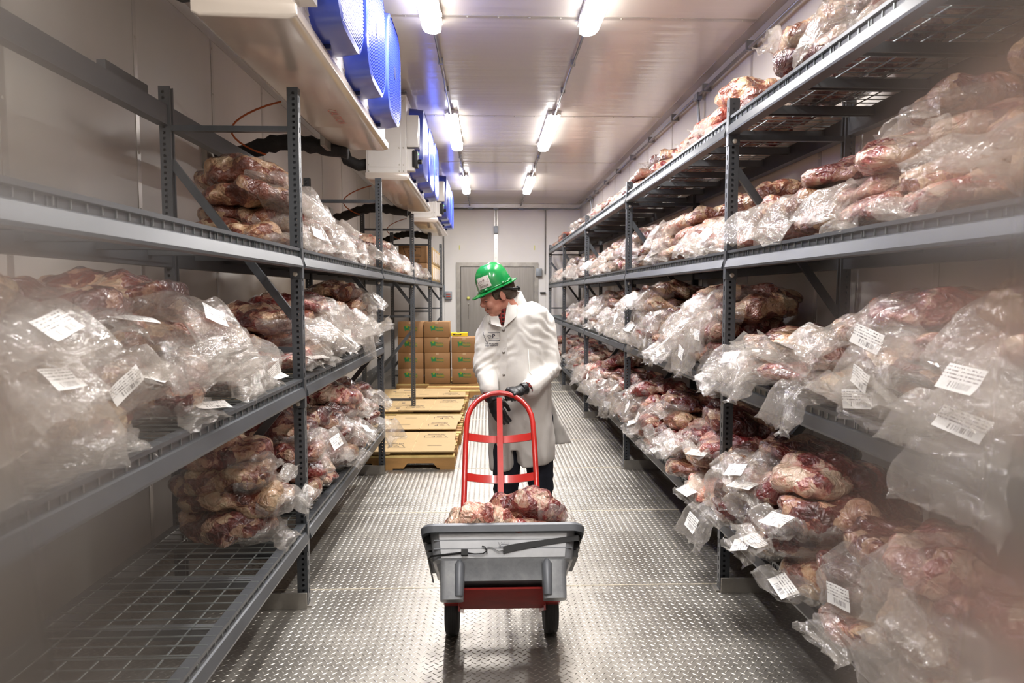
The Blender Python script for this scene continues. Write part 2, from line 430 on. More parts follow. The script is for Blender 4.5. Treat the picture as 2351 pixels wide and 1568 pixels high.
# ------------------------------------------------------------------ mesh builder
class MB:
    def __init__(s):
        s.v, s.f = [], []

    def add(s, vs, fs):
        b = len(s.v)
        s.v += [tuple(p) for p in vs]
        s.f += [tuple(i + b for i in f) for f in fs]
        return s

    def box(s, x0, x1, y0, y1, z0, z1):
        return s.add([(x0, y0, z0), (x1, y0, z0), (x1, y1, z0), (x0, y1, z0), (x0, y0, z1), (x1, y0, z1), (x1, y1, z1), (x0, y1, z1)],
                     [(0, 3, 2, 1), (4, 5, 6, 7), (0, 1, 5, 4), (1, 2, 6, 5), (2, 3, 7, 6), (3, 0, 4, 7)])

    def cbox(s, c, d):
        return s.box(c[0] - d[0] / 2, c[0] + d[0] / 2, c[1] - d[1] / 2, c[1] + d[1] / 2, c[2] - d[2] / 2, c[2] + d[2] / 2)

    def bar(s, a, b, w, h, up=(0, 0, 1)):
        a, b = Vector(a), Vector(b)
        d = (b - a).normalized()
        u = Vector(up)
        r = d.cross(u)
        if r.length < 1e-4:
            r = d.cross(Vector((1, 0, 0)))
        r.normalize()
        u = r.cross(d).normalized()
        vs = []
        for p in (a, b):
            for i, j in ((-1, -1), (1, -1), (1, 1), (-1, 1)):
                vs.append(p + r * (i * w / 2) + u * (j * h / 2))
        return s.add(vs, [(0, 1, 2, 3), (7, 6, 5, 4), (0, 4, 5, 1), (1, 5, 6, 2), (2, 6, 7, 3), (3, 7, 4, 0)])

    def tube(s, pts, r, seg=8, cap=True):
        pts = [Vector(p) for p in pts]
        n = len(pts)
        rs = r if isinstance(r, (list, tuple)) else [r] * n
        prev = None
        base = len(s.v)
        for i, p in enumerate(pts):
            d = (pts[min(i + 1, n - 1)] - pts[max(i - 1, 0)]).normalized()
            if prev is None:
                u = d.orthogonal().normalized()
            else:
                u = prev - d * prev.dot(d)
                u = u.normalized() if u.length > 1e-6 else d.orthogonal().normalized()
            prev = u
            w_ = d.cross(u)
            for k in range(seg):
                a = 2 * PI * k / seg
                s.v.append(tuple(p + (u * math.cos(a) + w_ * math.sin(a)) * rs[i]))
        for i in range(n - 1):
            for k in range(seg):
                a, b = base + i * seg + k, base + i * seg + (k + 1) % seg
                s.f.append((a, b, b + seg, a + seg))
        if cap:
            s.f.append(tuple(base + k for k in range(seg))[::-1])
            s.f.append(tuple(base + (n - 1) * seg + k for k in range(seg)))
        return s

    def prism(s, poly, axis, a, b):
        """polygon of 2-D points extruded along axis from a to b"""
        def P(p, t):
            return {'x': (t, p[0], p[1]), 'y': (p[0], t, p[1]), 'z': (p[0], p[1], t)}[axis]
        n = len(poly)
        vs = [P(p, a) for p in poly] + [P(p, b) for p in poly]
        fs = [tuple(range(n))[::-1], tuple(range(n, 2 * n))] + [(i, (i + 1) % n, n + (i + 1) % n, n + i) for i in range(n)]
        return s.add(vs, fs)

    def loft(s, rings, cap=True):
        n = len(rings[0]); b = len(s.v)
        for r in rings:
            s.v += [tuple(p) for p in r]
        for i in range(len(rings) - 1):
            for k in range(n):
                a, c = b + i * n + k, b + i * n + (k + 1) % n
                s.f.append((a, c, c + n, a + n))
        if cap:
            s.f.append(tuple(b + k for k in range(n))[::-1])
            s.f.append(tuple(b + (len(rings) - 1) * n + k for k in range(n)))
        return s

    def ell(s, c, r, seg=16, rot=None):
        rings = []
        R = rot or Matrix.Identity(3)
        c = Vector(c)
        nr = seg // 2
        vs = [c + R @ Vector((0, 0, -r[2]))]
        for i in range(1, nr):
            t = -PI / 2 + PI * i / nr
            for k in range(seg):
                a = 2 * PI * k / seg
                vs.append(c + R @ Vector((r[0] * math.cos(t) * math.cos(a), r[1] * math.cos(t) * math.sin(a), r[2] * math.sin(t))))
        vs.append(c + R @ Vector((0, 0, r[2])))
        fs = []
        for k in range(seg):
            fs.append((0, 1 + (k + 1) % seg, 1 + k))
            fs.append((len(vs) - 1, 1 + (nr - 2) * seg + k, 1 + (nr - 2) * seg + (k + 1) % seg))
        for i in range(nr - 2):
            for k in range(seg):
                a = 1 + i * seg + k; b = 1 + i * seg + (k + 1) % seg
                fs.append((a, b, b + seg, a + seg))
        return s.add(vs, fs)

    def mesh(s, name, m, smooth=False, fix=True):
        me = bpy.data.meshes.new(name)
        me.from_pydata(s.v, [], s.f)
        if fix:
            bm = bmesh.new(); bm.from_mesh(me)
            bmesh.ops.recalc_face_normals(bm, faces=bm.faces)
            bm.to_mesh(me); bm.free()
        if m:
            me.materials.append(M[m] if isinstance(m, str) else m)
        if smooth:
            me.polygons.foreach_set('use_smooth', [True] * len(me.polygons))
        me.update()
        return me

    def obj(s, name, m, parent=None, smooth=False, fix=True, loc=None):
        return link(name, s.mesh(name, m, smooth, fix), parent, loc)


def link(name, me, parent=None, loc=None, rot=None):
    o = bpy.data.objects.new(name, me)
    C.objects.link(o)
    if parent is not None:
        o.parent = parent
    if loc is not None:
        o.location = loc
    if rot is not None:
        o.rotation_euler = rot
    return o


def thing(name, label, cat, loc=(0, 0, 0), rot=(0, 0, 0), group=None):
    o = bpy.data.objects.new(name, None)
    C.objects.link(o)
    o.empty_display_size = 0.1
    o.location = loc; o.rotation_euler = rot
    o['label'] = label; o['category'] = cat
    if group:
        o['group'] = group
    return o


def tag(o, label, cat, group=None):
    o['label'] = label; o['category'] = cat
    if group:
        o['group'] = group
    return o


def struct(o):
    o['kind'] = 'structure'
    return o


def autosmooth(me, ang=35):
    bm = bmesh.new(); bm.from_mesh(me)
    for f in bm.faces:
        f.smooth = True
    for e in bm.edges:
        e.smooth = not (len(e.link_faces) == 2 and e.calc_face_angle(0) > math.radians(ang))
    bm.to_mesh(me); bm.free()
    return me


def bevel(me, w, seg=2):
    bm = bmesh.new(); bm.from_mesh(me)
    bmesh.ops.bevel(bm, geom=[e for e in bm.edges if len(e.link_faces) == 2 and e.calc_face_angle(0) > 0.5], offset=w, segments=seg, affect='EDGES', profile=0.6)
    bm.to_mesh(me); bm.free()
    return autosmooth(me, 50)


def remesh(mb, name, m, voxel, smooth_it=3, disp=None):
    """union of closed shapes as one continuous surface"""
    me = mb.mesh('tmp', None)
    o = bpy.data.objects.new('tmp', me); C.objects.link(o)
    md = o.modifiers.new('r', 'REMESH'); md.mode = 'VOXEL'; md.voxel_size = voxel
    if smooth_it:
        sm = o.modifiers.new('s', 'SMOOTH'); sm.iterations = smooth_it; sm.factor = 0.6
    dg = bpy.context.evaluated_depsgraph_get(); dg.update()
    r = bpy.data.meshes.new_from_object(o.evaluated_get(dg))
    bpy.data.objects.remove(o); bpy.data.meshes.remove(me)
    r.name = name
    r.materials.clear(); r.materials.append(M[m] if isinstance(m, str) else m)
    if disp:
        n = len(r.vertices)
        co = np.empty(n * 3); r.vertices.foreach_get('co', co); co = co.reshape(-1, 3)
        no = np.empty(n * 3); r.vertex_normals.foreach_get('vector', no); no = no.reshape(-1, 3)
        co = disp(co, no)
        r.vertices.foreach_set('co', co.ravel())
    r.polygons.foreach_set('use_smooth', [True] * len(r.polygons))
    r.update()
    return r


_txt = {}


def text_mesh(s, size, m, bold=0.0, depth=0.0):
    key = (s, size, m, bold)
    if key in _txt:
        return _txt[key]
    cu = bpy.data.curves.new('t', 'FONT'); cu.body = s; cu.size = size; cu.align_x = 'CENTER'; cu.align_y = 'CENTER'
    cu.offset = bold; cu.extrude = depth; cu.resolution_u = 2
    o = bpy.data.objects.new('t', cu); C.objects.link(o)
    dg = bpy.context.evaluated_depsgraph_get(); dg.update()
    me = bpy.data.meshes.new_from_object(o.evaluated_get(dg))
    bpy.data.objects.remove(o); bpy.data.curves.remove(cu)
    me.materials.clear(); me.materials.append(M[m])
    me.name = 'printed_text'
    _txt[key] = me
    return me


def stroke(mb, pts, wd, closed=False, z=0.0):
    n = len(pts)
    for i in range(n if closed else n - 1):
        a, b = Vector(pts[i]), Vector(pts[(i + 1) % n])
        d = (b - a).normalized(); q = Vector((-d.y, d.x)) * wd / 2
        a = a - d * wd * .4; b = b + d * wd * .4
        mb.add([(a.x - q.x, a.y - q.y, z), (b.x - q.x, b.y - q.y, z), (b.x + q.x, b.y + q.y, z), (a.x + q.x, a.y + q.y, z)], [(0, 1, 2, 3)])


def join_into(mb, me, M4):
    mb.add([M4 @ v.co for v in me.vertices], [tuple(p.vertices) for p in me.polygons])


_logo = {}


def logo_mesh(wd, m, words=True, dia=False):
    """state outline with heart and P, lettering below; width wd, in the XY plane"""
    key = (wd, m, words)
    if key in _logo:
        return _logo[key]
    mb = MB()
    out = [(0, .62), (.02, .50), (.09, .40), (.07, .33), (.13, .28), (.14, .16), (.2, .05), (.27, .02), (.31, .08), (.36, .14), (1.0, .14), (1.0, .62)]
    out = [(x - .5, y - .3) for x, y in out]
    stroke(mb, out, .022, True)
    hx, hy, hs = -.13, .085, .115
    heart = []
    for k in range(20):
        t = 2 * PI * k / 20
        heart.append((hx + hs * .058 * 16 * math.sin(t) ** 3 , hy + hs * .058 * (13 * math.cos(t) - 5 * math.cos(2 * t) - 2 * math.cos(3 * t) - math.cos(4 * t))))
    stroke(mb, heart, .02, True)
    join_into(mb, text_mesh('P', 0.34, m, 0.004), Matrix.Translation((.13, .09, 0)))
    stroke(mb, [(-.2, -.06), (.42, -.06)], .012)
    if words:
        join_into(mb, text_mesh('THE PRODUCER', 0.11, m, 0.002), Matrix.Translation((.02, -.37, 0)))
        join_into(mb, text_mesh('PARTNERSHIP', 0.125, m, 0.002), Matrix.Translation((.02, -.48, 0)))
    mb.v = [(x * wd, y * wd, z) for x, y, z in mb.v]
    _logo[key] = mb.mesh('printed_logo', m, fix=False)
    return _logo[key]


# ------------------------------------------------------------------ room
XL, XR, YF, YN, ZC = -2.05, 2.02, 15.0, -0.14, 3.62

# floor: plates of tread plate with raised lugs
fl = struct(MB().box(XL - .1, XR + .1, YN - 2.2, YF + .1, -0.06, -0.0125).obj('floor', 'gap'))
seams = [YN - 2.15, YN - 0.9, 1.25, 2.5, 3.757, 5.10, 6.40, 7.65, 8.95, 10.2, 11.5, 12.75, 14.0, YF + .05]


def lug_template():
    l, w_, h = 0.0155, 0.0036, 0.0024
    v = np.array([(-l, 0, 0), (-l * .3, -w_, 0), (l * .3, -w_, 0), (l, 0, 0), (l * .3, w_, 0), (-l * .3, w_, 0), (-l * .55, 0, h), (l * .55, 0, h)])
    f = [(0, 1, 6), (1, 2, 7, 6), (2, 3, 7), (3, 4, 7), (4, 5, 6, 7), (5, 0, 6)]
    return v, f


LV, LF = lug_template()
rotA = lambda a: np.array([[math.cos(a), -math.sin(a), 0], [math.sin(a), math.cos(a), 0], [0, 0, 1]])
LVA, LVB = LV @ rotA(math.radians(38)).T, LV @ rotA(math.radians(-38)).T
weld = MB()
for i in range(len(seams) - 1):
    y0, y1 = seams[i], seams[i + 1]
    pl = MB().box(XL, XR, y0 + .0015, y1 - .0015, -.012, 0).obj('tread_plate', 'floor', fl)
    if y0 > 0.8:
        P_ = 0.042
        cx = np.arange(XL + .03, XR - .02, P_); cy = np.arange(y0 + .02, y1 - .015, P_)
        gx, gy = np.meshgrid(cx, cy)
        ptsA = np.stack([gx.ravel(), gy.ravel(), np.zeros(gx.size)], 1)
        ptsB = ptsA + np.array([P_ / 2, P_ / 2, 0]); ptsB = ptsB[ptsB[:, 1] < y1 - .012]
        V = np.concatenate([(ptsA[:, None, :] + LVA[None]).reshape(-1, 3), (ptsB[:, None, :] + LVB[None]).reshape(-1, 3)])
        nl = len(ptsA) + len(ptsB)
        loops, sizes = [], []
        fa = np.concatenate([np.array(f) for f in LF]); sz = np.array([len(f) for f in LF])
        loops = (fa[None, :] + 8 * np.arange(nl)[:, None]).ravel()
        sizes = np.tile(sz, nl)
        me = bpy.data.meshes.new('raised_lugs')
        me.vertices.add(len(V)); me.vertices.foreach_set('co', V.ravel())
        me.loops.add(len(loops)); me.loops.foreach_set('vertex_index', loops.astype(np.int32))
        me.polygons.add(len(sizes)); st = np.concatenate([[0], np.cumsum(sizes)[:-1]])
        me.polygons.foreach_set('loop_start', st.astype(np.int32)); me.polygons.foreach_set('loop_total', sizes.astype(np.int32))
        me.update(calc_edges=True); me.materials.append(M['lug'])
        lg = link('raised_lugs', me, pl); lg['kind'] = 'stuff'
    if y0 > 0.8:
        wb = MB()
        n = 60
        wb.tube([(XL + (XR - XL) * k / n, y0 + rnd.uniform(-.0015, .0015), 0.0) for k in range(n + 1)], [rnd.uniform(.003, .0055) for k in range(n + 1)], 6)
        wb.obj('weld_bead', 'weld', fl)

# ceiling: panels between seam strips
ce = struct(MB().box(XL - .1, XR + .1, YN - .1, YF + .1, ZC + .012, ZC + .1).obj('ceiling', 'gap'))
cse = [YN - .05, 2.35, 5.0, 7.7, 10.36, 13.05, YF + .05]
riv = MB().ell((0, 0, 0), (.009, .009, .005), 8).mesh('rivet', 'rivet', True)


def rivets(parent, pts, name='rivet'):
    for p in pts:
        link(name, riv, parent, p)


for i in range(len(cse) - 1):
    MB().box(XL, XR, cse[i] + .002, cse[i + 1] - .002, ZC, ZC + .012).obj('ceiling_panel', 'ceil', ce)
    if i:
        y = cse[i]
        s_ = MB().box(XL, XR, y - .022, y + .022, ZC - .004, ZC + .001).obj('seam_strip', 'trim', ce)
        if y < 11:
            rivets(s_, [(x, y, ZC - .004) for x in np.arange(-1.9, 2.0, .22)])

# side walls
for side, X, s in (('left', XL, -1), ('right', XR, 1)):
    wl = struct(MB().box(min(X + s * .012, X + s * .1), max(X + s * .012, X + s * .1), YN - .1, YF + .1, -.01, ZC + .1).obj('wall_' + side, 'gap'))
    ys = [YN - .05] + [4.15 + 1.13 * k for k in range(-3, 9)] + [YF + .05]
    for i in range(len(ys) - 1):
        MB().box(min(X, X + s * .012), max(X, X + s * .012), ys[i] + .0015, ys[i + 1] - .0015, 0, ZC).obj('wall_panel', 'wall', wl)
        if i:
            y = ys[i]
            t_ = MB().box(min(X, X - s * .004), max(X, X - s * .004), y - .02, y + .02, 0.1, ZC - .02).obj('seam_strip', 'trim', wl)
            if y < 10:
                for z in np.arange(.5, 3.5, .33):
                    o = link('rivet', riv, t_, (X - s * .004, y, z)); o.rotation_euler = (0, PI / 2, 0)
    b_ = struct(MB().box(min(X, X - s * .02), max(X, X - s * .02), YN, YF, 0, .12).obj('baseboard_' + side, 'galv'))
    # corner angle at the ceiling
    tr_ = struct(MB().prism([(X, ZC), (X, ZC - .09), (X - s * .006, ZC - .09), (X - s * .012, ZC - .012), (X - s * .09, ZC - .006), (X - s * .09, ZC)], 'y', YN, YF).obj('trim_' + ('1' if s < 0 else '2'), 'trim'))
    if s > 0:
        for y in np.arange(1.6, 12, .25):
            o = link('rivet', riv, tr_, (X - .008, y, ZC - .07)); o.rotation_euler = (0, PI / 2, 0)
# bolted rail low on the wall behind the coolers' rack
rail = tag(MB().box(XL, XL + .04, 6.4, YF, .13, .34).obj('bump_rail', 'rack'), 'dark bolted rail low along the wall behind the pallets', 'rail')
for y in np.arange(6.6, 14.8, .4):
    o = link('bolt', riv, rail, (XL + .042, y, .28)); o.rotation_euler = (0, PI / 2, 0); o.scale = (2, 2, 2)

# far wall
wf = struct(MB().box(XL - .1, XR + .1, YF + .012, YF + .1, -.01, ZC + .1).obj('wall_far', 'gap'))
xs = [XL, -.95, .16, 1.27, XR]
for i in range(4):
    MB().box(xs[i] + .0015, xs[i + 1] - .0015, YF, YF + .012, 0, ZC).obj('wall_panel', 'wallfar', wf)
cs = MB().box(.14, .215, YF - .004, YF, 2.34, ZC - .05).obj('seam_strip', 'trim', wf)
for z in np.arange(2.45, 3.4, .2):
    o = link('rivet', riv, cs, (.178, YF - .004, z)); o.rotation_euler = (PI / 2, 0, 0)
for x in (-.62, 1.02):
    MB().box(x - .008, x + .008, YF - .012, YF, 2.62, 2.72).obj('wall_hook', 'ledred' if 0 else 'brass', wf)
tr3 = struct(MB().prism([(YF, ZC), (YF, ZC - .09), (YF - .006, ZC - .09), (YF - .012, ZC - .012), (YF - .09, ZC - .006), (YF - .09, ZC)], 'x', XL, XR).obj('trim_3', 'trim'))
for x in np.arange(-1.0, 1.9, .2):
    o = link('rivet', riv, tr3, (x, YF - .01, ZC - .06)); o.rotation_euler = (PI / 2, 0, 0)

# far door
dr = struct(MB().box(-.595, 1.005, YF - .035, YF - .002, .02, 2.25).obj('door_1', 'doorsteel'))
fr_ = MB()
fr_.prism([(-.685, 0), (-.60, 0), (-.60, 2.255), (1.01, 2.255), (1.01, 0), (1.095, 0), (1.095, 2.345), (-.685, 2.345)], 'y', YF - .05, YF)
fo = fr_.obj('door_frame', 'galv', dr)
rivets(fo, [(x, YF - .052, 2.30) for x in np.arange(-.5, 1.05, .3)])
gm = MB(); gm.box(-.603, -.588, YF - .04, YF - .03, .02, 2.26); gm.box(.998, 1.012, YF - .04, YF - .03, .02, 2.26); gm.box(-.6, 1.01, YF - .04, YF - .03, 2.245, 2.26)
gm.obj('door_gasket', 'gap', dr)
MB().ell((0, 0, 0), (.036, .03, .036), 12).obj('release_knob', 'brass', dr, True, loc=(-.43, YF - .07, 1.57))
MB().ell((0, 0, 0), (.016, .02, .016), 10).obj('release_rod', 'rivet', dr, True, loc=(-.425, YF - .05, 1.44))
MB().tube([(-.425, YF - .045, 1.42), (-.422, YF - .045, 1.2), (-.43, YF - .045, 1.12)], .006, 6).obj('pull_chain', 'galv', dr)

# near wall with the doorway the picture is taken from
wn = MB()
wn.box(XL - .1, -.78, YN - .1, YN, 0, ZC); wn.box(.92, XR + .1, YN - .1, YN, 0, ZC); wn.box(-.78, .92, YN - .1, YN, 2.5, ZC)
struct(wn.obj('wall_near', 'wall'))
dj = MB(); dj.box(-.86, -.77, YN - .11, YN + .012, 0, 2.58); dj.box(.91, 1.0, YN - .11, YN + .012, 0, 2.58); dj.box(-.86, 1.0, YN - .11, YN + .012, 2.49, 2.58)
struct(dj.obj('trim_4', 'galv'))

# ------------------------------------------------------------------ lamps
dif = MB()
rings = []
for y, wv, zz in ((0, .045, .035), (.03, .062, .03), (.10, .066, .0), (1.50, .066, .0), (1.58, .056, .012), (1.67, .012, .04)):
    rings.append([(-wv, y, zz + .05), (-wv, y, zz * .6 + .015), (-wv * .6, y, zz), (wv * .6, y, zz), (wv, y, zz * .6 + .015), (wv, y, zz + .05)])
dif.loft([[(x, y, min(z, .085)) for x, y, z in r] for r in rings])
dif_me = autosmooth(dif.mesh('diffuser', 'lamp'), 40)
hs_ = MB()
hs_.box(-.07, .07, .0, 1.6, .078, .115); hs_.box(-.03, .03, -.05, .02, .06, .11)
for y in (.2, .6, 1.0, 1.4):
    hs_.box(-.078, .078, y, y + .03, .07, .09)
hs_me = hs_.mesh('lamp_housing', 'white')
ordn = ['first', 'second', 'third', 'fourth', 'fifth', 'sixth', 'seventh', 'eighth', 'ninth', 'tenth']
rowY = [.35, 3.46, 7.47, 11.3]
for X, rn in ((-.39, 'nearer the blue fans'), (.72, 'nearer the tall full rack')):
    for k, y in enumerate(rowY):
        t = thing('strip_light', 'lit strip light, %s from the doorway in the row %s' % (ordn[k], rn), 'light', (X, y, 3.5), group='ceiling strip lights')
        link('lamp_diffuser', dif_me, t); link('lamp_housing', hs_me, t)
        ld = bpy.data.lights.new('lamp_light', 'AREA'); ld.shape = 'RECTANGLE'; ld.size = .12; ld.size_y = 1.5
        ld.energy = LAMP * (.5 if k == 0 else 1.0)   # unseen first pair, added as front fill and dimmed for the near walls
        ld.color = (1.0, .972, .945)
        lo = link('lamp_light', ld, t, (0, .8, -.012))
    cb = thing('lamp_conduit', 'slim metal conduit joining the strip lights %s' % rn, 'conduit', (X, 0, 0))
    for a, b in ((-.1, .35), (1.95, 3.46), (5.1, 7.45), (9.1, 11.28), (12.95, 14.95)):
        MB().tube([(.0, a, ZC - .035), (.0, (a + b) / 2, ZC - .035), (.0, b, ZC - .05)], .011, 8).obj('conduit_run', 'steel', cb, True)
        for q in (.33, .66):
            yy = a + (b - a) * q
            MB().box(-.02, .02, yy - .014, yy + .014, ZC - .05, ZC - .0005).obj('clamp', 'steel', cb)

# conduits along the far wall and the wall behind the full rack
cw = thing('wall_conduit', 'metal conduit run along the top of the far and side walls', 'conduit')
MB().tube([(-1.0, YF - .05, 3.50), (1.86, YF - .05, 3.50), (1.94, YF - .10, 3.50), (1.965, YF - .2, 3.50), (1.965, .2, 3.50)], .015, 8).obj('conduit_run', 'steel', cw, True)
for x, z0, z1 in ((.178, 3.12, 3.5), (1.25, 2.1, 3.5), (-.96, 1.65, 3.5)):
    MB().tube([(x, YF - .05, z1), (x, YF - .035, z1 - .06), (x, YF - .03, z0)], .012, 8).obj('conduit_drop', 'steel', cw, True)
    MB().cbox((x, YF - .045, 3.5), (.11, .05, .045)).obj('conduit_tee', 'boxgrey', cw)
for x in (-.38, .72):
    MB().cbox((x, YF - .045, 3.5), (.11, .05, .045)).obj('conduit_tee', 'boxgrey', cw)
for y in list(np.arange(1.0, 14.5, 1.05)):
    MB().box(1.94, XR, y - .012, y + .012, 3.48, 3.55).obj('conduit_clamp', 'steel', cw)
for y in (6.45, 13.1):
    MB().tube([(1.965, y, 3.5), (1.97, y + .01, 3.4), (1.985, y, 3.2), (1.985, y, 3.12)], .013, 8).obj('conduit_drop', 'steel', cw, True)
    MB().cbox((1.965, y, 3.49), (.05, .1, .06)).obj('conduit_tee', 'boxgrey', cw)
for nm, c, d, lb in (('junction_box', (1.975, 6.45, 3.05), (.09, .12, .17), 'grey junction box high on the wall above the full rack'),
                     ('junction_box', (1.975, 13.1, 3.05), (.09, .12, .17), 'small distant grey junction box high on the wall behind the rack'),
                     ('junction_box', (.178, YF - .05, 3.05), (.085, .09, .16), 'grey junction box on the far wall above the door'),
                     ('junction_box', (1.11, YF - .07, 2.13), (.13, .1, .17), 'square grey junction box at the top corner of the door frame')):
    b_ = tag(link(nm, bevel(MB().cbox(c, d).mesh(nm, 'boxgrey'), .008), None), lb, 'junction box')
    MB().ell((c[0] - (d[0] / 2 if c[0] > 1.9 else 0), c[1] - (0 if c[0] > 1.9 else d[1] / 2), c[2] + d[2] * .38), (.006, .006, .006), 6).obj('screw', 'rivet', b_)
sw = tag(link('switch_box', bevel(MB().cbox((-.86, YF - .05, 1.63), (.15, .09, .17)).mesh('switch_box', 'boxgrey'), .008)), 'grey box with two red switches beside the far door', 'switch')
for z in (1.655, 1.605):
    MB().cbox((-.86, YF - .1, z), (.09, .02, .022)).obj('switch_lever', 'ledred', sw)
MB().tube([(-.96, YF - .03, 1.85), (-.96, YF - .04, 1.62), (-.93, YF - .05, 1.62)], .022, 8).obj('conduit_elbow', 'boxgrey', sw, True)
tag(link('door_closer_box', bevel(MB().cbox((1.20, YF - .04, 1.69), (.12, .07, .03)).mesh('door_closer_box', 'black'), .005)), 'small black fitting on the far wall beside the door frame', 'fitting')

# ------------------------------------------------------------------ evaporator coolers
S = 1.0


def cooler(y0, label, dial):
    t = thing('evaporator_cooler', label, 'cooler', (0, y0, 0), group='ceiling coolers along the wall')
    x0, x1, z0, z1, Ln = -1.165, -.775, 2.80, 3.55, 2.46
    me = bevel(MB().box(x0, x1, 0, Ln, z0, z1).mesh('cabinet', 'white'), .008); link('cabinet', me, t)
    # end panel with seams and screws on the near end
    MB().box(x0 + .02, x1 - .06, -.006, 0, z0 + .07, z1 - .04).obj('end_panel', 'white', t)
    MB().box(x0 + .02, x1 - .06, -.007, 0, z0 + .01, z0 + .062).obj('end_panel', 'white', t)
    MB().box(x1 - .05, x1 - .008, -.008, 0, z0 + .01, z1 - .03).obj('corner_post', 'white', t)
    for x in (x0 + .03, x1 - .07, x1 - .03):
        for z in (z0 + .03, z0 + .09, z0 + .25, z1 - .06):
            o = link('screw', riv, t, (x, -.01, z)); o.rotation_euler = (PI / 2, 0, 0); o.scale = (.8, .8, .8)
    # drip pan: shallow tray sloping to a drain at the wall side
    pn = MB()
    n0 = (x0 - .01, x1 + .02)
    prof = [(x0 - .006, z0 + .015), (x0 - .006, z0 - .035), (x0 + .02, z0 - .05), (x1 - .02, z0 - .058), (x1 + .02, z0 - .045), (x1 + .02, z0 + .0), (x1 - .0, z0 + .015)]
    prof2 = [(x0 - .006, z0 + .015), (x0 - .006, z0 - .02), (x0 + .14, z0 - .055), (x1 - .02, z0 - .058), (x1 + .02, z0 - .045), (x1 + .02, z0 + .0), (x1 - .0, z0 + .015)]
    pn.loft([[(x, -.012, max(z, z0 - .04)) for x, z in prof], [(x, -.004, z) for x, z in prof], [(x, Ln * .5, z - .002) for x, z in prof], [(x, Ln * .72, z - .004) for x, z in prof], [(x, Ln + .02, z) for x, z in prof2], [(x, Ln + .03, max(z, z0 - .07)) for x, z in prof2]])
    link('drip_pan', bevel(pn.mesh('drip_pan', 'pan'), .005), t)
    # three fans with slatted blue guards
    for k in range(3):
        yc = .50 + .745 * k; zc = 3.165; R1 = .345
        f = bpy.data.objects.new('fan_cowl', None)
        n = 64

        def ringp(r, x):
            pts = []
            for j in range(n):
                a = 2 * PI * j / n
                c_, s_ = math.cos(a), math.sin(a)
                e = 16.0
                rr = r / ((abs(c_) ** e + abs(s_) ** e + ((abs(c_) + abs(s_)) / 1.66) ** e) ** (1 / e))
                pts.append((x, yc + rr * c_ * .98, zc + rr * s_))
            return pts
        cm = MB()
        rs = [ringp(R1, x1), ringp(R1 * .985, x1 + .06), ringp(R1 * .955, x1 + .135), ringp(R1 * .90, x1 + .142), ringp(R1 * .90, x1 + .13), ringp(R1 * .93, x1 + .02)]
        cm.loft(rs, cap=False)
        f = link('fan_cowl', autosmooth(cm.mesh('fan_cowl', 'blue'), 40), t)
        sl = MB()
        zz = -R1 * .88
        while zz < R1 * .88:
            hw = min(R1 * .885, R1 * .9 * 1.64 - abs(zz))
            sl.box(x1 + .126, x1 + .14, yc - hw, yc + hw, zc + zz - .0042, zc + zz + .0042)
            zz += .0175
        for q in (-.2, 0, .2):
            hh = min(R1 * .885, R1 * .9 * 1.64 - abs(q))
            sl.box(x1 + .122, x1 + .128, yc + q - .004, yc + q + .004, zc - hh, zc + hh)
        g = sl.obj('guard_slats', 'blue', f); g['kind'] = 'stuff'
        hub = MB().tube([(x1 + .05, yc, zc), (x1 + .143, yc, zc)], .045, 16).obj('fan_hub', 'darkblue', f)
        bl = MB()
        for j in range(5):
            a = 2 * PI * j / 5 + k
            p = [(x1 + .03 + .05 * (q % 2), yc + r_ * math.cos(a + d_), zc + r_ * math.sin(a + d_)) for q, (r_, d_) in enumerate(((.05, -.3), (.05, .3), (.30, .35), (.30, -.15)))]
            bl.add(p, [(0, 1, 2, 3)])
        bl.obj('fan_blades', 'darkblue', f, fix=False)
        MB().box(x1 - .0, x1 + .004, yc - .31, yc + .31, zc - .31, zc + .31).obj('fan_plate', 'white', f)
        for (dy, dz) in ((.0, -R1), (-.33, -.14)):
            MB().cbox((x1 + .02, yc + dy, zc + dz - .008), (.035, .02, .022)).obj('cowl_clip', 'darkblue', f)
    # electrical box and dial switch near end
    eb = link('control_box', bevel(MB().box(x1, x1 + .115, .0, .13, 3.06, 3.36).mesh('control_box', 'white'), .006), t)
    MB().box(x1 + .02, x1 + .1, -.002, .0, 3.075, 3.345).obj('box_cover', 'white', eb)
    br = MB().box(x1, x1 + .07, .02, .12, 2.84, 3.045).obj('switch_bracket', 'white', t)
    sb = link('isolator_switch', bevel(MB().box(x1 + .05, x1 + .105, .0, .11, 2.87, 3.03).mesh('isolator_switch', 'black'), .012), t)
    MB().tube([(x1 + .105, .055, 2.93), (x1 + .14, .055, 2.93)], .022, 12).obj('switch_knob', 'black', sb)
    MB().cbox((x1 + .107, .055, 3.0), (.006, .02, .01)).obj('indicator_light', 'led', sb)
    # hangers to the ceiling
    for y in (.1, Ln - .1):
        for x in (x0 + .04, x1 - .03):
            MB().tube([(x, y, z1 - .01), (x, y, ZC)], .006, 6).obj('hanger_rod', 'steel', t)
            MB().cbox((x, y, ZC - .02), (.05, .05, .012)).obj('hanger_plate', 'steel', t)
    return t


